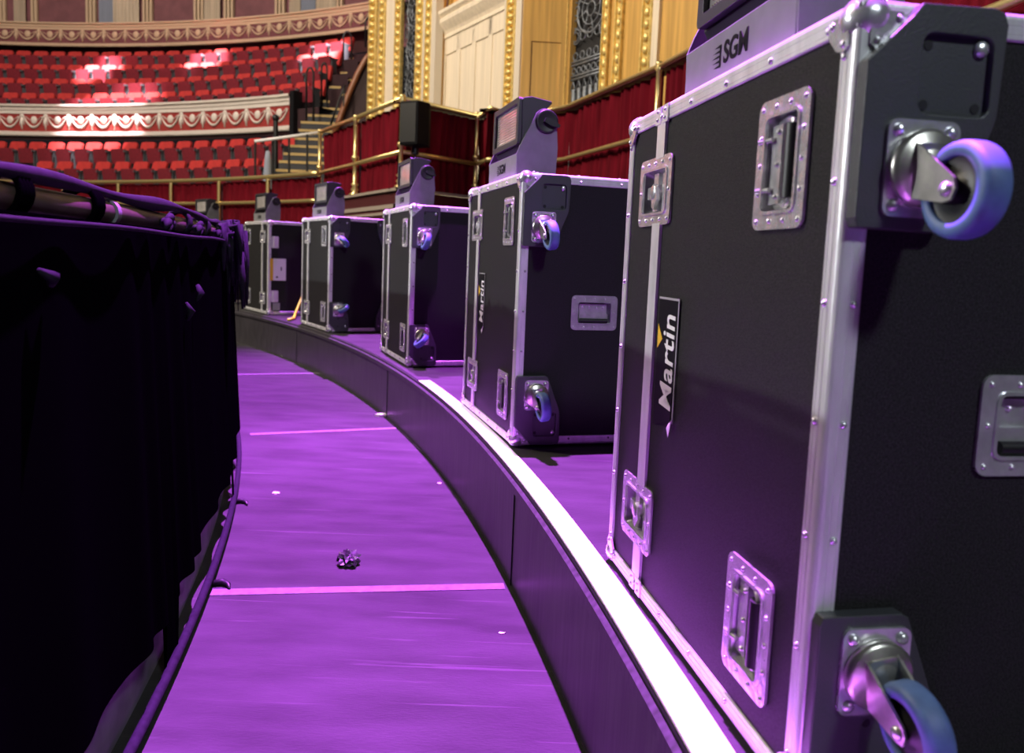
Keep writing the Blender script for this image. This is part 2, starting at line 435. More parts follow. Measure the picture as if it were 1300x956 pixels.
        k.plate([(-.035, -.006), (-.012, -.016), (.012, -.006), (.014, .006), (-.01, .016), (-.033, .008)], [], -.004, .002, M_chrome, Mf @ Matrix.Translation((-.002, 0, 0)) @ Matrix.Rotation(1.35, 4, 'Z'))
        k.build('latch_key', o)
    def handle(Mf, s=1):
        mb = MB(); dish(mb, HW, HH, .03, Mf)
        mb.box((-s*.046 if s > 0 else .012, -HH/2+.036, -.022), (-s*.012 if s > 0 else .046, HH/2-.036, -.004), M_chrome, Mf)
        for y in (-.045, 0, .045): mb.ball((-s*.02, y, -.004), .0045, M_chrome, 7, 4, (1, 1, 1), Mf)
        for y in (-.035, .035): mb.cyl(Mf @ Vector((-s*.062, y, .004)), Mf @ Vector((-s*.03, y, .0)), .004, M_chrome, 7)
        o = mb.build('side_handle', root)
        g = MB(); hy = HH/2-.042
        g.cyl(Mf @ Vector((s*.024, -hy, -.002)), Mf @ Vector((s*.024, hy, -.002)), .0125, M_rub, 12)
        g.build('grip', o)
        for sg in (-1, 1):
            b = MB(); b.tube([Mf @ Vector((x_, sg*y_, z_)) for x_, y_, z_ in ((-s*.03, hy+.008, -.012), (s*.005, hy+.010, -.006), (s*.024, hy+.004, -.002), (s*.024, hy-.006, -.002))], .005, M_chrome, 8); b.build('handle_arm', o)
        '''b = MB(); b.tube([Mf @ Vector(p) for p in ((-s*.03, -hy-.008, -.012), (s*.005, -hy-.010, -.006), (s*.024, -hy-.004, -.002), (s*.024, -hy+.006, -.002))], .005, M_chrome, 8)
        b.tube([Mf @ Vector(p) for p in ((-s*.03, hy+.008, -.012), (s*.005, hy+.010, -.006), (s*.024, hy+.004, -.002), (s*.024, hy-.006, -.002))], .005, M_chrome, 8)
        b.build('handle_arm', o)'''
    for z in LATZ: latch(front_frame(LU, z)); latch(back_frame(LU, z))
    for z in HANZ: handle(front_frame(HU, z), 1); handle(back_frame(HU, z), -1)
    # handle in the middle of the caster face
    Mf = end_frame(.3, .5); mb = MB(); dish(mb, LW, .13, .032, Mf)
    mb.box((-.055, -.004, -.03), (.055, .032, -.012), M_chrome, Mf)
    for x in (-.04, -.013, .013, .04): mb.ball((x, .02, -.012), .005, M_chrome, 8, 5, (1, 1, 1), Mf)
    o = mb.build('end_handle', root)
    g = MB(); g.box((-.058, -.034, -.02), (.058, -.004, -.006), M_chrome, Mf); g.cyl(Mf @ Vector((-.056, -.03, -.004)), Mf @ Vector((.056, -.03, -.004)), .009, M_rub, 10); g.build('grip', o)
    return root

def cup_frame(sy, sz):
    """frame of one caster cup: local x runs from the outer long face inward, y from the outer top/bottom edge... """
    o = Vector((W, 0 if sy > 0 else D, 0 if sz > 0 else H))
    return o, Vector((0, sy, 0)), Vector((0, 0, sz))
def add_cups(root, angles, skip=()):
    for key, ang in angles.items():
        sy, sz = key
        o, ax, az = cup_frame(sy, sz)
        M = Matrix((ax, az, Vector((1, 0, 0)))).transposed().to_4x4(); M.translation = o
        flipped = ax.cross(az).dot(Vector((1, 0, 0))) < 0
        outer = [(.006, .262), (.002, .25), (.002, .072), (.012, .062), (.056, .018), (.066, .004), (.158, .002), (.172, .006), (.178, .02), (.174, .125), (.170, .14), (.122, .258), (.112, .264)]
        rec = rrect(.092, .092, .014, 4, .116, .082)
        mb = MB()
        def pl(out, holes, z0, z1, m):
            k = len(mb.f); mb.plate(out, holes, z0, z1, m, M)
            if flipped: mb.f[k:] = [f[::-1] for f in mb.f[k:]]
        pl(outer, [rec], .0, .020, M_plast)
        pl(rrect(.094, .094, .012, 4, .116, .082), [], .0, .011, M_plast)
        inn = [(.022, .25), (.014, .24), (.014, .085), (.066, .03)]
        for (x, y) in ((.082, .048), (.082, .116), (.15, .116)):
            c = M @ Vector((x, y, .0115)); mb.cyl(c, c+Vector((.0006, 0, 0)), .006, M_dark, 10)
        mb.ball(M @ Vector((.15, .048, .013)), .010, M_chrome, 10, 6, (.6, 1, 1))
        ob = mb.build('caster_cup', root, bevel=.003)
        add_caster(root, M @ Vector((.078, .192, .0205)), ang)
def add_caster(root, org, ang):
    """swivel caster bolted to the cup; ang turns the trail about the outward x axis, 0 = wheel hanging straight down"""
    P = fr(org, (0, 1, 0), (0, 0, 1))       # plate frame: x->y, y->z, z->+x outward
    mb = MB(); mb.plate(rrect(.092, .112, .012, 4), [], 0, .005, M_chrome, P)
    for sx in (-.033, .033):
        for sy in (-.043, .043): mb.ball((sx, sy, .006), .008, M_chrome, 10, 6, (1, 1, .7), P)
    S = P @ Matrix.Rotation(ang, 4, 'Z')    # swivel: trail direction is local -y
    mb.lathe([(.0, .026), (.020, .026), (.024, .022), (.040, .021), (.045, .016), (.045, .009), (.038, .005)], M_steel, S, 24)
    o = mb.build('caster', root)
    tr, out, wr, ww = -.030, .078, .053, .034
    f = MB()
    leg = [(-.034, .018), (-.036, .024), (-.005, .032), (.026, .024), (.030, .018)]
    for sx in (-1, 1):
        x0 = sx*(ww/2+.004)
        pts = [(.028, .020), (.024, .028), (tr+.012, out+.010), (tr, out+.014), (tr-.012, out+.008), (tr-.014, out-.004), (-.036, .022)]
        Ml = S @ Matrix(((0, 0, 1, x0), (1, 0, 0, 0), (0, 1, 0, 0), (0, 0, 0, 1)))
        f.plate(pts, [], -.0017, .0017, M_steel, Ml)
        f.ball((x0+sx*.003, tr, out), .0085, M_chrome, 10, 6, (.5, 1, 1), S)
    f.plate(rrect(ww+.012, .062, .01, 4, 0, -.004), [], .020, .0255, M_steel, S)
    f.build('fork', o)
    w = MB(); Mw = S @ Matrix.Translation((0, tr, out)) @ Matrix.Rotation(PI/2, 4, 'Y')
    hw = ww/2
    w.lathe([(.036, -hw+.003), (.037, -hw), (.047, -hw), (.0515, -hw+.004), (wr, -hw+.009), (wr, hw-.009), (.0515, hw-.004), (.047, hw), (.037, hw), (.036, hw-.003), (.036, -hw+.003)], M_wheel, Mw, 40)
    w.lathe([(.036, -hw+.006), (.020, -hw+.009), (.013, -hw+.002), (.006, -hw+.002), (.0, -hw+.002)], M_rub, Mw, 28)
    w.lathe([(.036, hw-.006), (.020, hw-.009), (.013, hw-.002), (.006, hw-.002), (.0, hw-.002)], M_rub, Mw, 28)
    w.build('wheel', o)

def add_name_plate(root, peel=True):
    mb = MB(); Mf = fr((.305, -.0005, .498), (0, 0, 1), (-1, 0, 0))    # reads upwards
    L, h = .252, .105
    mb.plate([(-L/2+.018, -h/2+.012), (L/2, -h/2), (L/2, h/2), (-L/2, h/2)], [], 0, .0012, M_ink, Mf)
    o = mb.build('name_sticker', root); tag(o, 'black sticker with white lettering and a yellow wedge, lower corner peeling')
    e = MB(); e.box((-L/2+.02, -h/2-.001, .0008), (L/2+.001, -h/2+.003, .0016), M_screen, Mf); e.box((L/2-.003, -h/2, .0008), (L/2+.001, h/2, .0016), M_screen, Mf)
    e.add([(-L/2+.026, -h/2+.001, .0016), (-L/2+.028, -h/2-.003, .005), (-L/2+.010, -h/2+.010, .008), (-L/2-.006, -h/2+.002, .007), (-L/2+.018, -h/2+.016, .0016)], [(0, 1, 3, 2), (0, 2, 4), (2, 3, 4)], M_white, False, Mf)
    e.build('peeled_edge', o)
    me = text_mesh('Martin', .086, M_white, 'lettering', .0004, .0010, .10, 1.0, 1.04)
    xs_ = [v.co.x for v in me.vertices]; kx = .180/(max(xs_)-min(xs_))
    for v in me.vertices: v.co.x *= kx
    t = bpy.data.objects.new('lettering', me); C.objects.link(t); t.parent = o
    t.matrix_local = Mf @ Matrix.Translation((.004, -.013, .0018))
    y = MB(); y.plate([(.026, .050), (.046, .024), (.074, .050)], [], .0012, .0018, M_yel, Mf); y.build('yellow_wedge', o)
    return o

CASES = [(0.2479, 1.7866, .1631), (-.2245, 3.6752, .2837), (-.9536, 5.646, .3647), (-2.0476, 7.5213, .5366), (-3.1372, 9.0932, .6119), (-4.42, 10.50, .74)]
proto = make_case()
CL = ['nearest black flight case with aluminium edges, cut off by the right side of the picture',
      'black flight case with aluminium edges, second from the camera, both casters hanging straight',
      'black flight case with aluminium edges, third from the camera, lower caster swivelled sideways',
      'black flight case, fourth from the camera, its blue casters turned to the right',
      'black flight case with a yellow and white label on its side, no casters showing',
      'farthest black flight case, mostly hidden behind the draped barrier']
CANG = [{(1, -1): .0, (1, 1): .15, (-1, -1): .2, (-1, 1): -.2},
        {(1, -1): .12, (1, 1): .10, (-1, -1): .3, (-1, 1): -.2},
        {(1, -1): -.25, (1, 1): -.75, (-1, -1): 0, (-1, 1): .5},
        {(1, -1): .7, (1, 1): 2.2, (-1, -1): .4, (-1, 1): 2.0},
        {(1, -1): .7, (1, 1): 2.0, (-1, -1): .4, (-1, 1): .8},
        {(1, -1): .1, (1, 1): .0, (-1, -1): .4, (-1, 1): .8}]
case_obs = []
for i, (x, y, yaw) in enumerate(CASES):
    o = proto if i == 0 else copy_tree(proto)
    case_obs.append(o)
for i, (x, y, yaw) in enumerate(CASES):
    o = case_obs[i]; rz = yaw-PI/2; p = Vector((x, y, .009))
    if i == 4:   # turned round: same footprint, rotated half a turn
        p = p + Matrix.Rotation(rz, 3, 'Z') @ Vector((W, D, 0)); rz += PI
    o.location = p; o.rotation_euler = (0, 0, rz)
    if i >= 2:
        for ch in list(o.children):
            if ch.name.startswith('body'): ch.data = PLAIN[0]
            elif ch.name.startswith('end_handle'):
                for g in list(ch.children): bpy.data.objects.remove(g)
                bpy.data.objects.remove(ch)
    add_cups(o, CANG[i]); tag(o, CL[i], 'flight case', 'flight cases along the stage edge')
    if i in (0, 1): add_name_plate(o)
# hinges and label on the lid face of the turned case
r5 = case_obs[4]
mb = MB(); Ml = fr((0, D, 0), (0, -1, 0), (0, 0, 1))
o = MB()
for (v, z, w, h) in ((.565-.03, .777, .075, .125), (.565-.03, .195, .075, .125)):
    k = MB(); vv = D-v
    Mx = fr((-.001, D-.071, z), (0, -1, 0), (0, 0, 1)); k.plate(rrect(w, h, .008, 3), [], 0, .006, M_alu, Mx)
    k.cyl(Mx @ Vector((-.012, -h/2, .008)), Mx @ Vector((-.012, h/2, .008)), .006, M_alu, 8); k.build('hinge_plate', r5)
k = MB(); k.plate(rrect(.08, .08, .004, 2), [], 0, .002, M_screen, fr((-.001, D-.09, .085), (0, -1, 0), (0, 0, 1))); tag(k.build('small_label', r5), 'small grey label')
k = MB(); Mx = fr((-.001, D-.105, .485), (0, -1, 0), (0, 0, 1)); k.plate(rrect(.175, .235, .003, 2), [], 0, .0015, M_white, Mx); k.box((-.0875, -.1175, .0015), (-.052, .1175, .002), M_yel, Mx)
k.box((.03, -.01, .0015), (.042, .03, .0019), M_ink, Mx); k.box((-.02, -.09, .0015), (0, -.072, .0019), M_ink, Mx)
tag(k.build('shipping_label', r5), 'white shipping label with yellow band')

# ------------------------------------------------------------------ flood lights on the cases
def make_flood():
    root = empty('flood_light')
    U0, U1 = .23, .655; V0, V1 = .03, .19
    # yoke: base with front panel and two side plates (case-local coordinates, z from the case top)
    mb = MB()
    mb.box((U0+.004, V0, 0), (U1-.004, V0+.006, .090), M_grey); mb.box((U0+.01, V0+.006, 0), (U1-.01, V1-.01, .02), M_grey)
    
    mb.build('yoke_base', root, bevel=.002)
    prof = [(V0+.003, 0), (V0, .088), (V0+.012, .12), (.097, .232)]+[(.142+.046*math.cos(a), .222+.046*math.sin(a)) for a in frange(2.55, .0, 9)]+[(.190, .20), (.197, .12), (.192, 0)]
    for (u, s_) in ((U1, 1), (U0, -1)):
        mb = MB(); Mp = Matrix(((0, 0, 1, u), (1, 0, 0, 0), (0, 1, 0, 0), (0, 0, 0, 1)))
        mb.plate(prof, [], -.006 if s_ > 0 else 0, 0 if s_ > 0 else .006, M_grey, Mp)
        p = mb.build('yoke_arm', root, bevel=.002)
        k = MB(); x0 = u
        Mk = fr((u, .146, .218), (0, 1, 0), (0, 0, 1)) if s_ > 0 else fr((u, .146, .218), (0, -1, 0), (0, 0, 1))
        k.lathe([(.046, -.001), (.046, .006), (.042, .010), (.036, .008), (.0, .008)], M_knob, Mk, 28)
        k.plate([(-.03, -.008), (.0, -.012), (.034, -.004), (.034, .006), (0, .012), (-.03, .008)], [], .008, .024, M_knob, Mk @ Matrix.Rotation(-.35, 4, 'Z') @ Matrix.Translation((.016, .0, 0)))
        k.build('tilt_knob', p)
    # head: shallow box between the arms, window at the front, sloping hood at the back
    u0, u1 = U0+.028, U1-.012; f0 = .052; zb, zt = .105, .305
    hp = [(f0+.012, zb), (f0, zb+.02), (f0-.004, zt-.008), (f0+.004, zt), (f0+.036, zt+.006), (.168, zt-.006), (.170, zt-.014), (.110, zt-.075), (.115, .13), (.10, zb)]
    mb = MB(); Mp = Matrix(((0, 0, 1, 0), (1, 0, 0, 0), (0, 1, 0, 0), (0, 0, 0, 1)))
    mb.plate(hp, [], u0, u1, M_dgrey, Mp)
    h = mb.build('lamp_head', root, bevel=.003)
    Mw = fr(((u0+u1)/2, f0-.004, (zb+zt)/2+.012), (1, 0, 0), (0, .01, 1))
    w, hh = u1-u0, zt-zb
    mb = MB(); mb.plate(rrect(w-.006, hh-.02, .012, 4), [rrect(w-.06, hh-.065, .006, 3)], -.003, .012, M_dgrey, Mw)
    mb.build('window_frame', h, bevel=.002)
    mb = MB(); mb.box((-(w-.06)/2, -(hh-.065)/2, -.002), ((w-.06)/2, (hh-.065)/2, .001), M_window, Mw)
    mb.build('lamp_window', h)
    mb = MB()
    nx, nz_ = 30, 12
    for i in range(nx):
        for j in range(nz_):
            x = -(w-.10)/2+(w-.10)*i/(nx-1); z = -(hh-.085)/2+(hh-.085)*j/(nz_-1)
            mb.add([(x-0.0026, z, .001), (x, z-0.0026, .001), (x+0.0026, z, .001), (x, z+0.0026, .001), (x, z, .0042)], [(0, 1, 4), (1, 2, 4), (2, 3, 4), (3, 0, 4)], M_led, False, Mw)
    mb.build('led_array', h)
    # maker's lettering with speed lines
    Mt = fr((.445, V0-.0004, .047), (1, 0, 0), (0, 0, 1))
    me = text_mesh('SGM', .052, M_ink, 'lettering', .0004, .0012, 0, .92, 1.0)
    t = bpy.data.objects.new('lettering', me); C.objects.link(t); t.parent = root; t.matrix_local = Mt @ Matrix.Translation((.012, 0, .0006))
    mb = MB()
    for k in range(5):
        z = -.017+k*.0085; mb.add([(-.084+.004*abs(2-k), z, .0006), (-.05, z-.0026, .0006), (-.047, z+.0026, .0006)], [(0, 1, 2)], M_ink, False, Mt)
    mb.box((-.052, -.019, .0003), (-.046, .019, .0007), M_ink, Mt)
    mb.build('logo_lines', root)
    return root
fl = make_flood()
FLL = ['grey flood light with black lettering on the nearest flight case', 'grey flood light with pale window and round black knob, on the second flight case',
       'grey flood light in front of the black loudspeaker, on the third flight case', 'grey flood light on the flight case with blue casters, below a brass post',
       'small grey flood light on the flight case that carries the yellow and white label', 'farthest grey flood light, just above the draped barrier']
fls = [fl]+[copy_tree(fl) for _ in range(5)]
for i, (x, y, yaw) in enumerate(CASES):
    o = fls[i]; o.location = (x, y, 1.013); o.rotation_euler = (0, 0, yaw-PI/2)
    tag(o, FLL[i], 'flood light', 'flood lights on the flight cases')

# yellow cable between the fourth and fifth cases
mb = MB(); P = [at(389, 368, 8.75), at(384, 376, 8.6), at(379, 388, 8.5), at(375, 398, 8.42), onz(373, 404, .016), onz(366, 406, .016)]
mb.tube(P, .014, M_yell, 8)
tag(mb.build('yellow_cable'), 'yellow cable hanging beside the case with the white label', 'cable')

# ------------------------------------------------------------------ litter on the aisle
mb = MB(); bm = bmesh.new(); bmesh.ops.create_icosphere(bm, subdivisions=3, radius=.036)
rnd = random.Random(3)
for v in bm.verts:
    k = .55+.75*rnd.random(); v.co = Vector((v.co.x*k*1.05, v.co.y*k, v.co.z*k*.8))
me = bpy.data.meshes.new('foil_ball'); bm.to_mesh(me); bm.free(); me.materials.append(M_foil)
o = bpy.data.objects.new('foil_ball', me); C.objects.link(o); o.location = Vector((-.532, 2.60, FZ+.022)); tag(o, 'crumpled dark foil ball lying on the purple aisle floor', 'litter')
def scrap(px, py, s, label, name='paper_scrap', m=M_paper, z=FZ, asp=1.6):
    p = onz(px, py, z); r = random.Random(px*7+py); mb = MB(); n = 7
    ring = [(s*asp*(.7+.5*r.random())*math.cos(2*PI*i/n), s*(.7+.5*r.random())*math.sin(2*PI*i/n), .001+r.random()*s*.5) for i in range(n)]
    mb.add(ring+[(0, 0, s*.6)], [(i, (i+1) % n, n) for i in range(n)], m)
    mb.add([(x, y, .0005) for x, y, _ in ring], [tuple(range(n))[::-1]], m)
    mb.add([(x, y, .0005) for x, y, _ in ring]+ring, [(i, (i+1) % n, (i+1) % n+n, i+n) for i in range(n)], m)
    o = mb.build(name); o.location = p; tag(o, label, 'litter')
scrap(485, 528, .036, 'white paper scrap lying at the foot of the stage riser')
scrap(351, 626.5, .012, 'small pale paper bit on the aisle between the barrier and the foil ball')
scrap(637, 804, .007, 'tiny white paper bit on the floor near the nearest floor tape')
scrap(558, 614, .008, 'tiny white paper bit on the aisle floor close to the riser, behind the foil ball')
scrap(364, 453, .03, 'small pale paper bit at the far foot of the riser')
scrap(334, 440, .022, 'small red plastic bit at the far foot of the riser', 'plastic_bit', mat('red_plastic', (.6, .03, .02), .5))
for (px, py, l) in ((281, 745, 'black fabric scrap at the hem of the drape, by the nearest floor tape'), (306, 640, 'black fabric scrap under the drape hem, farther away than the foil ball')):
    p = onz(px, py, FZ); mb = MB(); mb.tube([p+Vector((-.03, .0, .010)), p+Vector((0, .012, .012)), p+Vector((.022, .0, .009)), p+Vector((.034, -.022, .005))], [.010, .011, .008, .003], M_rub, 8)
    tag(mb.build('fabric_scrap'), l, 'litter')

# ------------------------------------------------------------------ draped crowd barrier
RB = 14.41
bar = empty('crowd_barrier', arcp(RB, .2, FZ)); tag(bar, 'curved crowd barrier with a bronze top rail behind the black drape', 'barrier')
off = bar.location.copy()
def bpart(mb, name): o = mb.build(name, bar); o.location = -off; return o
mb = MB(); mb.tube([arcp(RB, t, .758) for t in frange(-.05, .86, 90)], .025, M_pipe, 16); bpart(mb, 'top_rail')
mb = MB(); arc_ribbon(mb, [(14.40, FZ), (14.40, -.02), (14.452, -.02), (14.452, FZ)], frange(-.05, .86, 90), SCN, M_kick); bpart(mb, 'kick_board')
mb = MB(); mb.tube([arcp(14.506, t, FZ+.035) for t in frange(-.05, .86, 90)], .012, M_clothtop, 10); bpart(mb, 'bottom_tube')
for t in (.02, .1, .18, .26, .34, .42, .50, .58, .66, .74, .82):
    mb = MB(); mb.cyl(arcp(RB, t, FZ), arcp(RB, t, .735), .02, M_pipe, 10); bpart(mb, 'post')
mb = MB(); p = arcp(RB, .181, .758); tg = Vector((-math.sin(.181), math.cos(.181), 0))
mb.cyl(p-tg*.012, p+tg*.012, .031, M_grey, 18); bpart(mb, 'rail_clamp')

dr = empty('black_drape', arcp(14.47, .2, .72)); tag(dr, 'long black pleated drape hanging over the curved crowd barrier', 'drape'); offd = dr.location.copy()
def dpart(mb, name, label=None):
    o = mb.build(name, dr); o.location = -offd
    if label: o['label'] = label
    return o
r_ = random.Random(5)
ths = frange(-.03, .85, 1500); ph = 0; fold = []
for t in ths:
    ph += .25*(1+.6*math.sin(t*71)+.3*math.sin(t*213))
    fold.append(.009*math.sin(ph)+.005*math.sin(ph*.37+1))
rows = []
for k, zf in enumerate(frange(0, 1, 14)):
    row = []
    for i, t in enumerate(ths):
        s = 14.47*t
        hem = -.195 + .012*math.sin(s*4.1) - (.20 if math.sin(s*9.3+.6)+.5*math.sin(s*23) > 1.05 else 0)
        z = .735+(hem-.735)*zf
        R = 14.462+fold[i]*(.35+.65*zf)+.036*zf
        row.append(arcp(R, t, z))
    rows.append(row)
mb = MB(); mb.grid(rows, M_drape, True); dpart(mb, 'pleated_cloth')
# rolled top edge lying on the rail, and a cord under the rail
top = []; rad = []
for t in frange(-.05, .38, 150):
    top.append(arcp(RB+.016+.004*math.sin(t*60), t, .797+.004*math.sin(t*90)+.003*math.sin(t*37))); rad.append(.0125+.004*math.sin(t*130)+.002*math.sin(t*71))
mb = MB(); mb.tube(top, rad, M_clothtop, 10); dpart(mb, 'rolled_top_edge')
mb = MB(); mb.tube([arcp(14.474, t, .724+.002*math.sin(t*80)) for t in frange(-.05, .36, 90)], .005, M_clothtop, 8); dpart(mb, 'hem_cord')
# wraps round the rail
for t in (.150, .172, .232, .262):
    tg = Vector((-math.sin(t), math.cos(t), 0)); p = arcp(RB, t, .765); mb = MB()
    for q in (-.018, -.006, .006, .018):
        er = Vector((math.cos(t), math.sin(t), 0))
        mb.tube([p+tg*(q+.004*math.sin(a*2))+er*(.031*math.cos(a))+Vector((0, 0, .034*math.sin(a))) for a in frange(0, 2*PI, 18)[:-1]], .0065, M_drape if t < .2 else M_clothtop, 7, closed=True)
    dpart(mb, 'cloth_tie')
def bow(t, s):
    er = Vector((math.cos(t), math.sin(t), 0)); tg = Vector((-math.sin(t), math.cos(t), 0)); p = arcp(RB+.034, t, .752); mb = MB()
    mb.ball(p, .016*s, M_clothtop, 10, 6)
    for (a, b) in ((-1, -.6), (1, -.9), (-.6, -1.4), (.7, .5)):
        q = p+tg*(.05*s*a)+Vector((0, 0, .03*s*b))+er*.012
        mb.tube([p, (p+q)/2+er*.008+Vector((0, 0, .012*s)), q], [.010*s, .014*s, .005*s], M_clothtop, 8)
    dpart(mb, 'tied_bow')
bow(.206, .85); bow(.238, .8); bow(.275, .8); bow(.30, .9)
# bunched strips of cloth at the bend of the barrier
for k in range(60):
    t = r_.uniform(.275, .365); R0 = r_.uniform(14.45, 14.505); er = Vector((math.cos(t), math.sin(t), 0)); tg = Vector((-math.sin(t), math.cos(t), 0))
    L = r_.uniform(.06, .36) if t > .32 else r_.uniform(.05, .26)
    z0 = r_.uniform(.735, .80) if k % 3 else r_.uniform(.66, .76)
    p = arcp(R0, t, z0); d1 = r_.uniform(.01, .05); a = r_.uniform(-.06, .06)
    pts = [p, p+er*d1*.6+Vector((0, 0, .012))+tg*a*.4, p+er*d1+tg*a+Vector((0, 0, -L*.4)), p+er*(d1*1.1)+tg*a*1.3+Vector((0, 0, -L))]
    mb = MB(); w_ = r_.uniform(.007, .017)
    mb.tube(pts, [w_, w_*1.1, w_*.9, w_*.3], M_clothtop, 7); dpart(mb, 'cloth_strip')
for (px, py, l, a) in ((57, 352, .05, -.5), (237, 395, .05, -1.3), (250, 372, .05, 1.2)):
    # loose flaps lying on the face of the drape
    v = ray(px, py); o2 = Vector((15.05, .92)); A = v.x**2+v.y**2; B = 2*(o2.x*v.x+o2.y*v.y); R0 = 14.477; c_ = o2.dot(o2)-R0**2
    kk = (-B-math.sqrt(max(B*B-4*A*c_, 0)))/2/A; p = EYE+v*kk
    t = math.atan2(p.y+.92, p.x+15.05); tg = Vector((-math.sin(t), math.cos(t), 0)); er = Vector((math.cos(t), math.sin(t), 0))
    d = tg*math.cos(a)+Vector((0, 0, math.sin(a))); mb = MB()
    mb.tube([p-d*l/2, p+er*.012, p+d*l/2], [.004, .011, .006], M_clothtop, 7); dpart(mb, 'loose_flap')

# ------------------------------------------------------------------ brass railings, velvet curtains round the stage
ZT, ZM, ZB = 2.85, 2.13, 1.64
def post(root, p, z0, z1, r=.031, foot=True):
    mb = MB(); M = Matrix.Translation((p[0], p[1], 0))
    h = z1-z0
    mb.lathe([(0, z1+.06), (r*1.1, z1+.045), (r*1.4, z1+.02), (r*1.0, z1), (r*1.6, z1-.03), (r*.9, z1-.06), (r*.9, z0+.52*h), (r*1.7, z0+.50*h), (r*1.7, z0+.47*h), (r*.9, z0+.45*h), (r, z0+.16*h), (r*1.8, z0+.14*h), (r*.9, z0+.11*h), (r*1.9, z0+.07*h), (r*1.1, z0+.04*h), (r*2.4, z0+.015*h), (r*2.4, z0)], M_brass, M, 14)
    o = mb.build('post', root); o.location = -root.location; return o
def polyrail(root, pts, z, r, name):
    mb = MB(); mb.tube([(p[0], p[1], z) for p in pts], r, M_brass, 10); o = mb.build(name, root); o.location = -root.location
def seg_points(pts, n):
    L = [0]
    for a, b in zip(pts, pts[1:]): L.append(L[-1]+math.dist(a, b))
    out = []
    for i in range(n):
        s = L[-1]*i/(n-1)
        for j in range(len(pts)-1):
            if s <= L[j+1]+1e-9:
                k = (s-L[j])/max(L[j+1]-L[j], 1e-9); out.append((pts[j][0]+(pts[j+1][0]-pts[j][0])*k, pts[j][1]+(pts[j+1][1]-pts[j][1])*k)); break
    return out
def velvet(pts, z0, z1, label, zmid=None, side=1, seed=0, group='velvet curtains behind the brass rails', amp=.03):
    L = sum(math.dist(a, b) for a, b in zip(pts, pts[1:])); n = max(30, int(L/.018)); P = seg_points(pts, n)
    rows = []; rr = random.Random(seed); ph = 0; F = []
    for i in range(n):
        ph += (L/n)/.085*2*PI*.5*(1+.5*math.sin(i*.11+seed)+.3*math.sin(i*.37)); F.append(math.sin(ph)+.4*math.sin(ph*.43))
    for k, q in enumerate(frange(0, 1, 13)):
        z = z0+(z1-z0)*q; row = []
        for i in range(n):
            a = P[max(i-1, 0)]; b = P[min(i+1, n-1)]; d = Vector((b[0]-a[0], b[1]-a[1])).normalized(); nrm = Vector((-d.y, d.x))*side
            fl_ = .55+.45*abs(math.sin(q*PI)) if zmid is None else .35+.65*min(1, abs(z-zmid)/.35)
            o = amp*F[i]*fl_
            row.append((P[i][0]+nrm.x*o, P[i][1]+nrm.y*o, z))
        rows.append(row)
    mb = MB(); mb.grid(rows, M_velvet, True); o = mb.build('velvet_curtain'); tag(o, label, 'curtain', group); return o

# right hand run of boxes, sweeping towards the camera
RIGHT = [(2.78, 2.4), (2.50, 4.3), (1.72, 7.75), (1.47, 8.7), (.62, 11.1), (-.10, 12.05), (-.22, 11.78), (-.43, 11.42)]
JOG = [(-.43, 11.42), (-.66, 12.05), (-1.64, 11.0)]
LEFT = [(-1.64, 11.0), (-2.63, 12.72), (-3.60, 14.32)]
def shelf(root, pts, z, w=.2):
    P = seg_points(pts, 60); rows = [[], []]
    mb = MB(); A = []; B = []
    for i, p in enumerate(P):
        a = P[max(i-1, 0)]; b = P[min(i+1, len(P)-1)]; d = Vector((b[0]-a[0], b[1]-a[1])).normalized(); nr = Vector((d.y, -d.x))
        A.append((p[0], p[1])); B.append((p[0]+nr.x*w, p[1]+nr.y*w))
    mb.grid([[(a[0], a[1], z-.02), (a[0], a[1], z+.02), (b[0], b[1], z+.02), (b[0], b[1], z-.02), (a[0], a[1], z-.02)] for a, b in zip(A, B)], M_maroon, False)
    o = mb.build('padded_ledge', root); o.location = -root.location
def inset(pts, d):
    out = []
    for i, p in enumerate(pts):
        a = pts[max(i-1, 0)]; b = pts[min(i+1, len(pts)-1)]; v = Vector((b[0]-a[0], b[1]-a[1])).normalized(); out.append((p[0]+v.y*d, p[1]-v.x*d))
    return out
rl = empty('brass_railing', (2.5, 4.3, ZB)); tag(rl, 'long brass railing with a padded ledge, running behind the flight cases on the right', 'railing', 'brass railings round the hall')
polyrail(rl, RIGHT[:5]+RIGHT[5:], ZM, .032, 'mid_rail'); polyrail(rl, RIGHT, ZT, .026, 'top_rail'); shelf(rl, RIGHT, ZT-.02)
p817 = at(817, 93, 8.7)
for p in ((2.2, 5.65), (1.47, 8.7)): post(rl, p, ZB, ZT)
rj = empty('brass_railing', (-.66, 12.05, ZB)); tag(rj, 'short brass railing behind the loudspeaker, across the corner of the box', 'railing', 'brass railings round the hall')
polyrail(rj, JOG[1:], ZM, .032, 'mid_rail'); polyrail(rj, JOG, ZT, .03, 'top_rail'); shelf(rj, JOG, ZT-.02); post(rj, (-.66, 12.05), ZB, ZT)
polyrail(rj, JOG[:2], ZM, .032, 'mid_rail')
rf = empty('brass_railing', (-1.64, 11.0, ZB)); tag(rf, 'brass railing with turned posts, left of the loudspeaker', 'railing', 'brass railings round the hall')
polyrail(rf, LEFT, ZM, .032, 'mid_rail'); polyrail(rf, LEFT, ZT, .034, 'top_rail')
for p in LEFT: post(rf, p, ZB, ZT, .034)
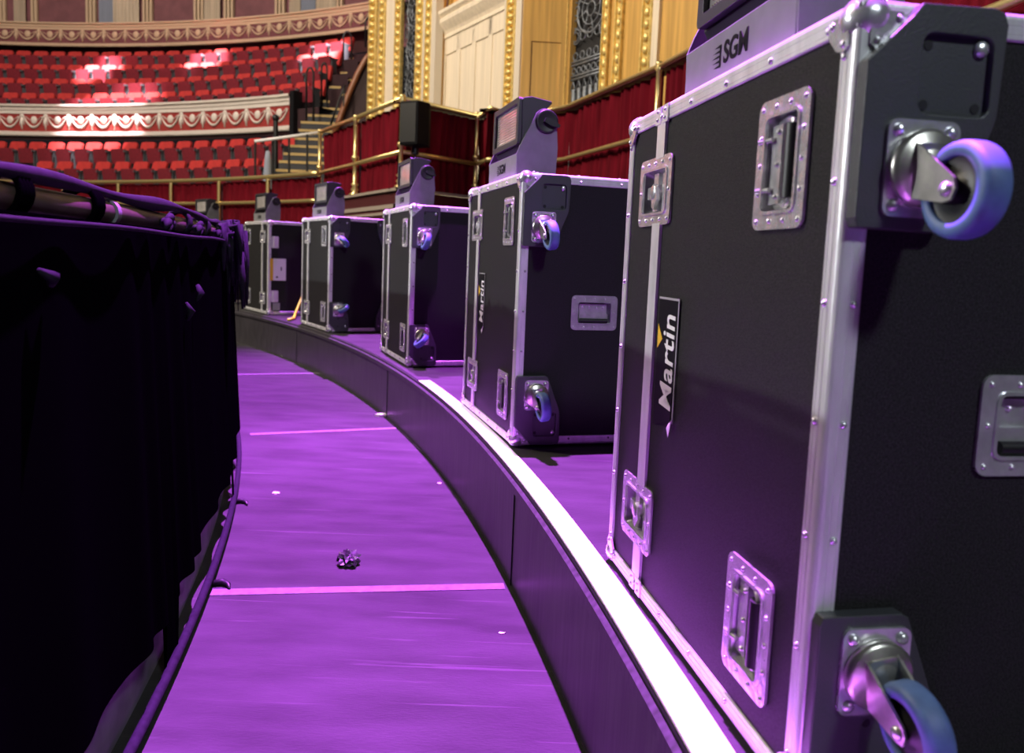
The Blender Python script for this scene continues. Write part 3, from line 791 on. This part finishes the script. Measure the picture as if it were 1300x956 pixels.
VC = [('dark red velvet curtain at the far right, behind the nearest flight case', RIGHT[:2]+[(2.2, 5.65)], 1), ('dark red velvet curtain between the nearest case and the brass post beside it', [(2.2, 5.65), RIGHT[2], RIGHT[3]], 2),
      ('dark red velvet curtain behind the second flood light from the camera', [RIGHT[3], RIGHT[4]], 3), ('narrow dark red velvet curtain in the shadowed corner left of the second flood light', RIGHT[4:], 4),
      ('dark red velvet curtain gathered up loosely, right of the loudspeaker', [(-.60, 12.12), JOG[2]], 5), ('narrow dark red velvet curtain in the corner above the second flight case', [JOG[0], (-.70, 12.17)], 6),
      ('dark red velvet curtain between two turned brass posts, left of the loudspeaker', LEFT[:2], 7), ('dark red velvet curtain next to the aisle stairs', LEFT[1:], 8)]
for lab, pts, sd in VC: velvet(inset(pts, .09), 1.0 if sd < 5 else ZB, ZT-.05, lab, ZM, 1, sd)
# plinth mouldings under the railings
mb = MB()
for pts in (LEFT, [JOG[1], JOG[2]]):
    for (o0, z0, z1, m) in ((-.06, ZB-.04, ZB, M_ledge), (-.02, ZB-.23, ZB-.04, M_maroon), (-.10, ZB-.29, ZB-.23, M_ledge), (-.08, ZB-.34, ZB-.29, M_maroon), (-.14, ZB-.38, ZB-.34, M_ledge), (-.12, 0, ZB-.38, M_maroon)):
        P = inset(pts, o0); Q = inset(pts, .3)
        mb.grid([[(q[0], q[1], z1), (p[0], p[1], z1), (p[0], p[1], z0)] for p, q in zip(P, Q)], m, False)
tag(mb.build('trim_5'), kind='structure')
mb = MB()   # box floor / wall under the right run
P = inset(RIGHT, .02); Q = inset(RIGHT, .5)
mb.grid([[(q[0], q[1], 1.05), (p[0], p[1], 1.05), (p[0], p[1], 0)] for p, q in zip(P, Q)], M_maroon, False)
tag(mb.build('trim_6'), kind='structure')

# low front of the arena boxes on the left
RC = (-17.0, 0.0); RR = 19.3
def cyl_hit(px, py, R, c):
    v = ray(px, py); o = Vector((-c[0], -c[1])); A = v.x**2+v.y**2; B = 2*(o.x*v.x+o.y*v.y); c_ = o.dot(o)-R*R
    k = (-B+math.sqrt(B*B-4*A*c_))/2/A; p = EYE+v*k; return p, math.atan2(p.y-c[1], p.x-c[0])
ra = empty('brass_railing', arcp(RR, 1.0, 1.1, RC)); tag(ra, 'low brass railing with two rails along the front seats, above the draped barrier', 'railing', 'brass railings round the hall')
th0 = cyl_hit(403, 213, RR, RC)[1]; th1 = 1.36
for (z, r, nm) in ((2.07, .040, 'top_rail'), (1.60, .036, 'mid_rail')):
    mb = MB(); mb.tube([arcp(RR, t, z, RC) for t in frange(th0, th1, 50)], r, M_brass, 10); o = mb.build(nm, ra); o.location = -ra.location
pth = [cyl_hit(px, 229, RR, RC)[1] for px in (340, 278, 217, 150, 80)]
for t in pth:
    mb = MB(); mb.cyl(arcp(RR, t, 1.0, RC), arcp(RR, t, 2.07, RC), .034, M_brass, 10); o = mb.build('post', ra); o.location = -ra.location
bays = [th0]+pth+[th1]
LB = ['below the end of the white handrail', 'right of the farthest flood light', 'above the bunched cloth of the barrier', 'over the middle of the draped barrier', 'over the left part of the draped barrier', 'at the left end of the low railing']
for i in range(len(bays)-1):
    velvet([arcp(RR+.08, t, 0, RC)[:2] for t in frange(bays[i], bays[i+1], 12)], .9, 2.02, 'red velvet curtain behind the low brass railing, '+LB[i], 1.6, 1, 20+i, amp=.035)

# ------------------------------------------------------------------ loudspeaker on a stand
sp_ = empty('loudspeaker', at(527, 186, 10.2)); 
tag(sp_, 'black loudspeaker on a pole in front of the red curtain', 'loudspeaker'); sp_.rotation_euler = (0, 0, -.5)
mb = MB()
pl_ = [(-.20, -.15), (-.16, -.2), (.10, -.2), (.17, .12), (.10, .2), (-.16, .2)]
mb.plate([(-.13, -.17), (.15, -.17), (.19, .02), (.12, .16), (-.10, .16)], [], .0, .54, M_speaker)
mb.build('cabinet', sp_, bevel=.012)
mb = MB(); mb.box((-.11, -.183, .03), (.13, -.172, .51), M_rub); mb.build('front_grille', sp_)
stp = at(527, 200, 10.2)
mb = MB(); mb.cyl((0, 0, -.02), (0, 0, -.14), .018, M_blackmetal, 10); mb.cyl((0, 0, -.1), (0, 0, 0), .05, M_blackmetal, 12); mb.build('mount', sp_)
zz = sp_.location.z
st = empty('speaker_stand', (sp_.location.x, sp_.location.y, 0)); tag(st, 'black pole stand that carries the loudspeaker', 'stand')
mb = MB(); mb.cyl((0, 0, 0), (0, 0, zz-.10), .017, M_blackmetal, 10); mb.build('pole', st)
mb = MB(); mb.lathe([(0, .0), (.22, 0), (.22, .012), (.03, .03), (.02, .08)], M_blackmetal, None, 20); mb.build('base', st)

# ------------------------------------------------------------------ organ case: oak panelling, gilt mouldings, tracery
dirw = Vector((.522, -.853)); nrm = Vector((-.853, -.522))
def s_of(px, P0):
    """distance along a wall line P0 + s*dirw where the picture column px (at z 3) meets it"""
    v = ray(px, 70); k = v.x/v.y
    return (k*P0.y-P0.x)/(dirw.x-k*dirw.y)
oc = empty('organ_case', (-.5, 14.5, 1.0)); tag(oc, 'tall oak organ case with gilt mouldings and grey tracery above the red curtains', 'organ case')
def opart(mb, name, label=None, bevel=None):
    o = mb.build(name, oc, bevel=bevel); o.location = -oc.location
    if label: o['label'] = label
def wframe(P0): return Matrix((Vector((dirw.x, dirw.y, 0)), Vector((-nrm.x, -nrm.y, 0)), Vector((0, 0, 1)))).transposed().to_4x4(), P0
def strip(P0, a, b, y0, y1, z0, z1, m, mb=None):
    M = Matrix((Vector((dirw.x, dirw.y, 0)), Vector((-nrm.x, -nrm.y, 0)), Vector((0, 0, 1)))).transposed().to_4x4(); M.translation = Vector((P0.x, P0.y, 0))
    mb = mb or MB(); mb.box((min(a, b), y0, z0), (max(a, b), y1, z1), m, M); return mb, M
def mid(a, b): return (a+b)/2
Pa = Vector((-1.48, 15.32)); Pb = Vector((-1.32, 15.41)); Pc = Vector((-.265, 13.30)); Pd = Vector((.721, 12.97))
ZO0, ZO1 = 1.0, 10.0
def beadstrip(P0, px0, px1, n='bead_moulding', out=.05, pitch=.17):
    a, b = s_of(px0, P0), s_of(px1, P0); mb, M = strip(P0, a, b, -out, .0, ZO0, ZO1, M_gold)
    w = abs(b-a); z = 2.0; cx = mid(a, b)
    mb2 = MB(); strip(P0, a, a+w*.14, -out-.03, 0, ZO0, ZO1, M_gold, mb); strip(P0, b-w*.14, b, -out-.03, 0, ZO0, ZO1, M_gold, mb)
    while z < 8.5:
        mb.ball((cx, -out-.01, z), w*.30, M_gold, 8, 6, (1, .7, min(1.6, pitch*.40/(w*.30))), M); z += pitch
    opart(mb, n)
def wood(P0, px0, px1, m=M_oak, y0=-.01, nm='oak_panel', z0=ZO0, z1=ZO1, y1=.1):
    a, b = s_of(px0, P0), s_of(px1, P0); mb, M = strip(P0, a, b, y0, y1, z0, z1, m); opart(mb, nm)
def tracery(P0, px0, px1, pipes=None):
    a, b = s_of(px0, P0), s_of(px1, P0); mb, M = strip(P0, a, b, .12, .2, ZO0, ZO1, M_dark)
    w = abs(b-a); cx = mid(a, b); z = 1.6; k = 0
    Mt = M @ Matrix.Translation((cx, .06, 0)); r = w*.40
    zs = pipes or 0
    z = max(1.6, zs)
    def ring(c, r, rr=.016, n=16, a0=0, a1=2*PI):
        pts = [Mt @ Vector((c[0]+r*math.cos(t), 0, c[1]+r*math.sin(t))) for t in frange(a0, a1, n+1)]
        mb.tube(pts, rr, M_grille, 6, caps=False)
    if pipes:
        for i in range(6):
            x = -w*.42+w*.84*i/5; q0 = Mt @ Vector((x, .02, 1.2)); q1 = Mt @ Vector((x, .02, zs-.15)); mb.cyl(q0, q1, w*.055, M_grille, 10)
            mb.tube([Mt @ Vector((x-w*.08, -.01, zs-.2)), Mt @ Vector((x, -.01, zs-.02)), Mt @ Vector((x+w*.08, -.01, zs-.2))], .014, M_grille, 6)
        for zz in (zs, zs+.22): 
            for dz in (0, .05): mb.tube([Mt @ Vector((-w/2, -.02, zz+dz)), Mt @ Vector((w/2, -.02, zz+dz))], .018, M_grille, 6)
        for i in range(7): ring((-w*.43+w*.86*i/6, zs+.135), .05, .012, 10)
        z = zs+.45
        for i in range(5): ring((-w*.4+w*.8*i/4, zs+.36), .06, .012, 10)
        z += r*.6
    while z < 8.6:
        ring((0, z+r), r); ring((0, z+r), r*.66, .012); ring((0, z+r), r*.3, .014)
        for q in range(8):
            t = q*PI/4; mb.tube([Mt @ Vector((r*.3*math.cos(t), 0, z+r+r*.3*math.sin(t))), Mt @ Vector((r*math.cos(t+.25), 0, z+r+r*math.sin(t+.25)))], .011, M_grille, 5)
        for sx in (-1, 1):
            ring((sx*w*.40, z+2.1*r), r*.32, .012, 10); ring((sx*w*.40, z), r*.32, .012, 10)
        for i in range(5):
            for j in range(4):
                x = -w*.42+w*.84*i/4; zz = z+2.25*r*j/4
                if abs(x) > r*.55 or abs(zz-z-r) > r*.9: ring((x, zz), w*.085, .010, 8)
        z += 2.25*r
        mb.tube([Mt @ Vector((-w/2, 0, z-.06*r)), Mt @ Vector((w/2, 0, z-.06*r))], .012, M_grille, 5)
    opart(mb, 'tracery_grille')
# pier A
beadstrip(Pa, 471, 480); wood(Pa, 480, 484, M_litoak); beadstrip(Pa, 484, 491); wood(Pa, 491, 505, M_litoak, -.03); beadstrip(Pa, 504, 512)
tracery(Pa, 511, 532); beadstrip(Pa, 531, 540); wood(Pa, 540, 543, M_cream, -.07, 'gilt_edge'); beadstrip(Pa, 543, 550); wood(Pa, 550, 555.5, M_cream, -.06, 'pilaster_edge')
# return to the panelled bay
a, b = s_of(555.5, Pa), s_of(565, Pb)
p0 = Pa+dirw*a; p1 = Pb+dirw*b
mb = MB(); mb.grid([[(p0.x, p0.y, ZO0), (p1.x, p1.y, ZO0)], [(p0.x, p0.y, ZO1), (p1.x, p1.y, ZO1)]], M_oak, False); opart(mb, 'return_panel')
# panelled bay
a, b = s_of(565, Pb), s_of(645, Pb)
mb, M = strip(Pb, a, b, 0, .1, ZO0, 4.95, M_litoak)
n = 4; w = (b-a)/n
for i in range(n+1):
    x = a+w*i; strip(Pb, x-.07, x+.07, -.025, 0, ZO0, 4.95, M_litoak, mb)
strip(Pb, a, b, -.025, 0, 4.62, 4.95, M_litoak, mb)
opart(mb, 'panelled_bay', bevel=.008)
mb, M = strip(Pb, a, b, .10, .2, 4.95, ZO1, M_oak)
for x in frange(a, b, 5): strip(Pb, x-.06, x+.06, .05, .1, 5.4, ZO1, M_oak, mb)
opart(mb, 'upper_panel')
prof = [(.0, 4.93), (-.05, 4.93), (-.05, 4.98), (-.03, 5.0), (-.06, 5.06), (-.12, 5.14), (-.16, 5.20), (-.16, 5.27), (-.13, 5.30), (-.19, 5.36), (-.19, 5.42), (.12, 5.46)]
mb = MB(); Mw = M
mb.grid([[Mw @ Vector((x, y, z)) for (y, z) in prof] for x in (a-.02, b)], M_litoak, False); opart(mb, 'cornice')
# gilt pilaster with its oak return
wood(Pc, 640, 643.5, M_cream, -.03, 'pilaster_edge'); beadstrip(Pc, 643.5, 655, pitch=.11, out=.02); wood(Pc, 655, 662, M_cream, -.03, 'pilaster_edge')
a = s_of(662, Pc); p0 = Pc+dirw*a; p1 = Pd.copy(); Mr = fr((p0.x, p0.y, 0), (p1.x-p0.x, p1.y-p0.y, 0), (0, 0, 1)); Lr = (p1-p0).length
mb = MB(); mb.add([(0, ZO0, 0), (Lr, ZO0, 0), (Lr, ZO1, 0), (0, ZO1, 0)], [(0, 1, 2, 3)], M_oak, False, Mr)
opn = [(Lr*.12, 1.2), (Lr*.88, 1.2), (Lr*.88, 4.25), (Lr*.12, 4.25)]
mb.plate([(0, ZO0), (Lr, ZO0), (Lr, ZO1), (0, ZO1)], [[(Lr*.2, 1.3), (Lr*.82, 1.3), (Lr*.82, 4.2), (Lr*.2, 4.2)]], 0.001, .02, M_oak, Mr); opart(mb, 'oak_return', bevel=.006)
# right hand front
wood(Pd, 705.5, 711, M_cream, -.05, 'pilaster_edge'); beadstrip(Pd, 711, 722, out=.03); wood(Pd, 721, 724, M_oak)
tracery(Pd, 723, 766, 3.62); wood(Pd, 765, 767, M_oak, -.03); beadstrip(Pd, 767, 775); wood(Pd, 775, 783, M_oak, -.02); beadstrip(Pd, 783, 792, out=.05); wood(Pd, 792, 817, M_oak, -.02); beadstrip(Pd, 817, 829, out=.05); wood(Pd, 829, 837, M_litoak, -.05); wood(Pd, 837, 990, M_oak, 0)

# ------------------------------------------------------------------ seating tiers on the far side
SC = (-19.8, .2)
ROWS = {'a': (29.0, 7.66, 440), 'b': (28.15, 6.99, 425), 'c': (27.3, 6.32, 412), 'd': (26.4, 5.65, 404), 'e': (25.0, 3.85, 366), 'f': (24.2, 3.16, 340)}
SH = .98      # seat height above its tier
mb = MB()
order = [('f', 'e', None), ]
for k, (R, zt, px) in ROWS.items():
    z = zt-SH; nxt = {'f': ('e'), 'e': None, 'd': 'c', 'c': 'b', 'b': 'a', 'a': None}[k]
    Rn = R+.42; zn = (ROWS[nxt][1]-SH) if nxt else z+.4
    t_end = cyl_hit(px+8, 120, R, SC)[1]
    arc_ribbon(mb, [(R-.44, z-.7), (R-.44, z), (Rn, z), (Rn, zn)], frange(t_end-.01, 1.72, 40), SC, M_tier)
tag(mb.build('stall_tiers'), kind='structure')
# one seat
def seat_parts():
    b = MB(); n = 8; pw = .268
    prof = [(-pw, .50), (-pw, .90), (-pw*.9, .965), (-pw*.7, .98), (pw*.7, .98), (pw*.9, .965), (pw, .90), (pw, .50)]
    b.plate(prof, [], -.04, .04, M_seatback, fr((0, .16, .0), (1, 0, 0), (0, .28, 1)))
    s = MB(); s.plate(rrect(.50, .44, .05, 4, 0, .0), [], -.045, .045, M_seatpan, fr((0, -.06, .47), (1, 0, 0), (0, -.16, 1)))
    f = MB()
    F2 = []
    for sx in (-.292, .292):
        f = MB(); f.box((sx-.020, -.10, .0), (sx+.020, .10, .58), M_seatframe); f.box((sx-.024, -.18, .58), (sx+.024, .16, .63), M_seatframe); F2.append(f.mesh('side_frame'))
    return b.mesh('backrest'), s.mesh('seat_pan'), F2
mb_, ms_, mf_ = seat_parts()
seat0 = empty('theatre_seat')
for nm, me in (('backrest', mb_), ('seat_pan', ms_), ('side_frame', mf_[0]), ('side_frame', mf_[1])):
    o = bpy.data.objects.new(nm, me); C.objects.link(o); o.parent = seat0
ORD = ['first', 'second', 'third', 'fourth', 'fifth', 'sixth', 'seventh', 'eighth', 'ninth', 'tenth', 'eleventh', 'twelfth', 'thirteenth', 'fourteenth', 'fifteenth', 'sixteenth', 'seventeenth', 'eighteenth', 'nineteenth', 'twentieth', 'twenty-first', 'twenty-second', 'twenty-third', 'twenty-fourth', 'twenty-fifth', 'twenty-sixth', 'twenty-seventh', 'twenty-eighth']
RN = {'a': 'the row under the mauve frieze', 'b': 'the second row below the mauve frieze', 'c': 'the third row below the mauve frieze', 'd': 'the row above the white frieze', 'e': 'the row below the white frieze', 'f': 'the front row above the brass rail'}
first = True
for k, (R, zt, px) in ROWS.items():
    t = cyl_hit(px, 120, R, SC)[1]+.35/R; pitch = {'a': .655, 'b': .655, 'c': .655, 'd': .66, 'e': .685, 'f': .705}[k]
    tmax = cyl_hit(-14, {'a': 60, 'b': 78, 'c': 97, 'd': 117, 'e': 185, 'f': 215}[k], R, SC)[1]; i = 0
    if k == 'f': tmax = cyl_hit(20, 210, R, SC)[1]
    while t < tmax:
        o = seat0 if first else copy_tree(seat0); first = False
        p = arcp(R, t, zt-SH, SC); o.location = p; o.rotation_euler = (0, 0, t-PI/2)
        tag(o, 'red theatre seat, %s from the aisle end of %s' % (ORD[i], RN[k]), 'seat', 'red seats in '+RN[k]); i += 1
        t += pitch/R

# plaster friezes
def frieze(name, R, z0, z1, ta, tb, mg, mo, label, phase):
    root = empty(name, arcp(R, (ta+tb)/2, z0, SC)); tag(root, label, 'balcony front')
    def part(mb, nm):
        o = mb.build(nm, root); o.location = -root.location
    ths = frange(ta, tb, 60); h = z1-z0
    mb = MB(); arc_ribbon(mb, [(R, z0), (R, z1)], ths, SC, mg); arc_ribbon(mb, [(R, z1), (R+.3, z1)], ths, SC, mg); part(mb, 'frieze_ground')
    mb = MB(); arc_ribbon(mb, [(R, z1-.30*h), (R-.03, z1-.29*h), (R-.03, z1-.2*h), (R-.06, z1-.17*h), (R-.06, z1-.1*h), (R-.12, z1-.06*h), (R-.12, z1), (R+.1, z1)], ths, SC, mo); part(mb, 'cornice')
    mb = MB(); arc_ribbon(mb, [(R, z0+.15*h), (R-.05, z0+.13*h), (R-.05, z0+.03*h), (R-.03, z0), (R, z0)], ths, SC, mo); part(mb, 'base_moulding')
    p = .862/R; t = ta+phase*p
    zc_ = z0+.46*h
    while t < tb:
        Mf = Matrix.Translation(arcp(R, t, 0, SC)) @ Matrix.Rotation(t-PI/2, 4, 'Z')
        mb = MB(); mb.ball((0, -.01, zc_+.05*h), .125, mo, 14, 8, (.95, .35, 1), Mf); part(mb, 'medallion')
        mb = MB()
        pts = [Mf @ Vector((x, -.03, zc_+.16*h-.34*h*(1-(x/.36)**2))) for x in frange(-.36, .36, 15)]
        mb.tube(pts, [.018+.022*(1-abs(i-7)/7) for i in range(15)], mo, 7); 
        for sx in (-1, 1): mb.tube([Mf @ Vector((sx*.14, -.02, zc_+.05*h)), Mf @ Vector((sx*.30, -.02, zc_+.16*h))], .014, mo, 5)
        part(mb, 'swag')
        Mq = Matrix.Translation(arcp(R, t+p/2, 0, SC)) @ Matrix.Rotation(t+p/2-PI/2, 4, 'Z')
        mb = MB(); mb.ball((0, -.02, zc_+.18*h), .06, mo, 8, 6, (1.5, .6, 1), Mq); mb.tube([Mq @ Vector((0, -.02, zc_+.16*h)), Mq @ Vector((0, -.03, zc_-.06*h)), Mq @ Vector((0, -.02, zc_-.26*h))], [.03, .045, .02], mo, 7)
        for sx in (-1, 1): mb.tube([Mq @ Vector((0, -.02, zc_+.18*h)), Mq @ Vector((sx*.06, -.02, zc_+.02*h)), Mq @ Vector((sx*.09, -.02, zc_-.12*h))], [.02, .02, .01], mo, 5)
        part(mb, 'ribbon_drop')
        t += p
tA = cyl_hit(473, 25, 29.8, SC)[1]; frieze('upper_frieze', 29.8, 7.92, 8.76, tA, 1.66, M_friezeA, M_ornA, 'mauve balcony front with ochre swags and medallions above the top row of seats', .55)
tB = cyl_hit(370, 140, 25.9, SC)[1]; frieze('lower_frieze', 25.9, 4.08, 5.07, tB, 1.60, M_friezeB, M_ornB, 'red balcony front with white swags and medallions between the seat rows', .55)
mb = MB(); p = arcp(25.88, tB-.004, 0, SC); mb.box((-.08, -.08, 3.2), (.08, .25, 5.15), M_blackmetal, Matrix.Translation((p.x, p.y, 0)) @ Matrix.Rotation(tB-PI/2, 4, 'Z'))
tag(mb.build('trim_7'), kind='structure')

# rear wall above the frieze: panels, gilt strips and beige curtains
mb = MB(); arc_ribbon(mb, [(30.6, 7.5), (30.6, 13)], frange(.95, 1.75, 60), SC, M_wallup); tag(mb.build('wall_back'), kind='structure')
def rear_t(px): return cyl_hit(px, 15, 30.5, SC)[1]
for i, (x, n) in enumerate(((4, 2), (44, 2), (116, 3), (188, 3), (253, 3), (291, 3), (356, 3), (432, 2))):
    mb = MB()
    for k in range(n):
        t = rear_t(x+(k-(n-1)/2)*4.6); mb.box((-.045, -.06, 8.6), (.045, .05, 12.5), M_stripe, Matrix.Translation(arcp(30.5, t, 0, SC)) @ Matrix.Rotation(t-PI/2, 4, 'Z'))
    tag(mb.build('trim_%d' % (8+i)), kind='structure')
for (a, b, m, lab) in ((20, 34, M_beige, 'beige curtain at the far left above the upper frieze'), (128, 145, M_greycloth, 'greyish curtain above the upper frieze, left one of the pair of pale curtains'), (146, 178, M_beige, 'wide beige curtain above the upper frieze beside the greyish one'),
                       (262, 281, M_beige, 'beige curtain above the upper frieze, in the middle of the rear wall'), (370, 383, M_beige, 'narrow beige curtain above the upper frieze, left of the grey one'), (385, 402, M_greycloth, 'grey curtain above the right part of the upper frieze'), (404, 428, M_beige, 'beige curtain above the upper frieze, nearest the organ case')):
    ta, tb = rear_t(b), rear_t(a); n = 40; rows = []
    for z in frange(8.6, 12.6, 4): rows.append([arcp(30.42+.05*math.sin(i*1.1), ta+(tb-ta)*i/(n-1), z, SC) for i in range(n)])
    mb = MB(); mb.grid(rows, m, True); tag(mb.build('box_curtain'), lab, 'curtain')
# ledge behind the upper frieze
mb = MB(); arc_ribbon(mb, [(29.8, 8.6), (30.7, 8.6)], frange(1.0, 1.7, 40), SC, M_tier); tag(mb.build('balcony_floor'), kind='structure')

# ------------------------------------------------------------------ aisle stairs and handrails
stp_ = empty('aisle_stairs', at(378, 216, 18.4)); tag(stp_, 'dark aisle stairs with yellow nosings beside the red seats', 'stairs'); so = stp_.location.copy()
ys = [216, 205, 195, 185, 175.5, 165, 155, 146, 137, 128, 119, 110, 101, 92, 83, 74]
Lx = [350, 354, 360, 367, 374, 379, 382, 391, 398, 401, 411, 418, 426, 432, 438, 443]; Rx = [414, 414, 415, 415, 418, 424, 429, 431, 432, 435, 441, 445, 450, 455, 461, 466]
for i in range(len(ys)):
    d = 18.4+.50*i; pl, pr = at(Lx[i], ys[i], d), at(Rx[i], ys[i], d); zz = (pl.z+pr.z)/2
    mb = MB(); mb.box((pl.x, d, zz-.6), (pr.x, d+.7, zz), M_step); s_ = mb.build('step', stp_); s_.location = -so
    mb = MB(); mb.box((pl.x, d-.012, zz-.055), (pr.x, d+.06, zz+.006), M_nose); k = mb.build('nosing', s_)
# dark wall with a brown rail beside the stairs
poly = [(424, 172), (431, 152), (438, 132), (446, 112), (455, 92), (464, 76), (474, 64), (492, 60), (492, 180)]
mb = MB(); P = [at(x, y, 19.0) for x, y in poly]
mb.add(P+[p+Vector((0, .3, 0)) for p in P], [tuple(range(len(P)))]+[(i, i+len(P), (i+1) % len(P)+len(P), (i+1) % len(P)) for i in range(len(P))], M_darkm); tag(mb.build('wall_stairs'), kind='structure')
mb = MB(); mb.tube([at(x, y, 18.95) for x, y in poly[:7]], .07, M_brownrail, 10); tag(mb.build('stair_rail'), 'curved brown rail along the dark wall beside the aisle stairs', 'handrail')
mb = MB(); mb.tube([at(x, y, 18.6) for x, y in ((420, 158), (427, 138), (434, 118), (438, 108))], .025, M_blackmetal, 8); mb.cyl(at(437, 112, 18.6), at(436, 135, 18.6), .02, M_blackmetal, 8); tag(mb.build('wall_handrail'), 'thin black handrail between the stairs and the curved brown rail', 'handrail')
def hoop(pa, pb, yt, yb, d, label):
    mb = MB(); mb.tube([at(pa, yb, d), at(pa, yt+6, d), at(pa+(pb-pa)*.25, yt+1, d), at((pa+pb)/2, yt, d), at(pb-(pb-pa)*.25, yt+1, d), at(pb, yt+6, d), at(pb, yb, d)], .028, M_blackmetal, 8)
    tag(mb.build('handrail_hoop'), label, 'handrail', 'black handrail hoops on the aisle stairs')
hoop(389, 398, 86, 165, 21.5, 'black handrail hoop at the right end of the white frieze row'); hoop(436, 446, 40, 100, 25, 'tall black handrail hoop at the end of the top row of seats'); hoop(464, 472, 22, 60, 25.5, 'black handrail hoop against the organ case at the top of the stairs')
hoop(408, 415, 80, 130, 22.5, 'black handrail hoop in the middle of the aisle stairs')
hr = empty('white_handrail', at(365, 200, 17.2)); tag(hr, 'white handrail on black posts at the foot of the aisle stairs', 'handrail')
mb = MB(); mb.tube([at(323, 179.5, 17.0), at(365, 174, 17.2), at(407, 168, 17.4)], .035, M_white, 10); o = mb.build('rail', hr); o.location = -hr.location; o['label'] = 'white rail'
for (x, y0, y1) in ((324, 180, 238), (346, 178, 232), (367, 174, 225), (390, 171, 218)):
    mb = MB(); mb.cyl(at(x, y0, 17.25), at(x, y1, 17.25), .026, M_blackmetal, 8); o = mb.build('post', hr); o.location = -hr.location
mb = MB(); p_ = at(350, 225, 19.5); mb.cyl(at(350, 150, 19.5), (p_.x, p_.y, FZ), .06, M_blackmetal, 10); mb.ball(at(350, 150, 19.5), .09, M_blackmetal); tag(mb.build('bollard_post'), 'stout black post beside the end of the white frieze', 'post')
mb = MB(); c = at(340, 226, 18.2); mb.lathe([(.0, .62), (.05, .60), (.08, .40), (.10, .1), (.11, -.25)], M_greycloth, Matrix.Translation(c), 12); tag(mb.build('grey_coat'), 'grey cloth hanging beside the white handrail', 'cloth')

# ------------------------------------------------------------------ lights
def look(o, tgt):
    d = Vector(tgt)-o.location; o.rotation_euler = d.to_track_quat('-Z', 'Y').to_euler()
def spot(name, loc, tgt, col, pw, ang, blend=.5, size=.15):
    l = bpy.data.lights.new(name, 'SPOT'); l.color = col; l.energy = pw; l.spot_size = math.radians(ang); l.spot_blend = blend; l.shadow_soft_size = size
    o = bpy.data.objects.new(name, l); C.objects.link(o); o.location = loc; look(o, tgt); return o
def area(name, loc, tgt, col, pw, sx, sy):
    l = bpy.data.lights.new(name, 'AREA'); l.color = col; l.energy = pw; l.shape = 'RECTANGLE'; l.size = sx; l.size_y = sy
    o = bpy.data.objects.new(name, l); C.objects.link(o); o.location = loc; look(o, tgt); return o
PUR = (.60, .10, 1.0)
spot('purple_stage_light', (-.22, 4.3, 12.0), (-.45, 2.2, -.3), PUR, 80000, 32, .9, .08)
spot('purple_stage_light', (-1.9, 8.6, 12.0), (-1.3, 6.3, -.3), PUR, 64000, 28, .9, .08)
spot('house_light', (2.6, -3.4, 5.2), (.6, 3.0, .5), (.85, .95, 1.0), 800, 90, .8, .35)
area('organ_light', (-9, 5.0, 9.0), (-.5, 13.5, 4.0), (1.0, .88, .68), 1600, 2.0, 2.0)
area('curtain_light', (-5, 4.0, 8.0), (0, 11, 2.2), (1.0, .82, .70), 160, 3, 3)
spot('hall_wash', (-15, 5, 4.4), (0, 3, .9), (.93, .97, 1.0), 5200, 46, .7, .12)
area('stalls_light', (-14, 12, 17), (-13, 26, 5), (1.0, .84, .74), 2600, 5, 5)
for (px, py, d, tw) in ((125, 80, 28, 9000), (262, 74, 27.5, 9000), (410, 66, 25.5, 9000), (140, 150, 25.5, 7000)):
    t = at(px, py, d); spot('stalls_spot', t+Vector((2.0, -5, 13)), t, (1.0, .80, .86), tw*(42 if py < 100 else 15), 7.0 if py < 100 else 15.0, .6, .1)

wd = bpy.data.worlds.new('hall_ambient'); sc.world = wd; wd.use_nodes = True
wd.node_tree.nodes['Background'].inputs[0].default_value = (.55, .5, .6, 1); wd.node_tree.nodes['Background'].inputs[1].default_value = .018
sc.view_settings.view_transform = 'Standard'; sc.view_settings.look = 'None'; sc.view_settings.gamma = 1; sc.view_settings.use_curve_mapping = False
sc.view_settings.exposure = 0.0
sc.cycles.use_denoising = True; sc.cycles.max_bounces = 6
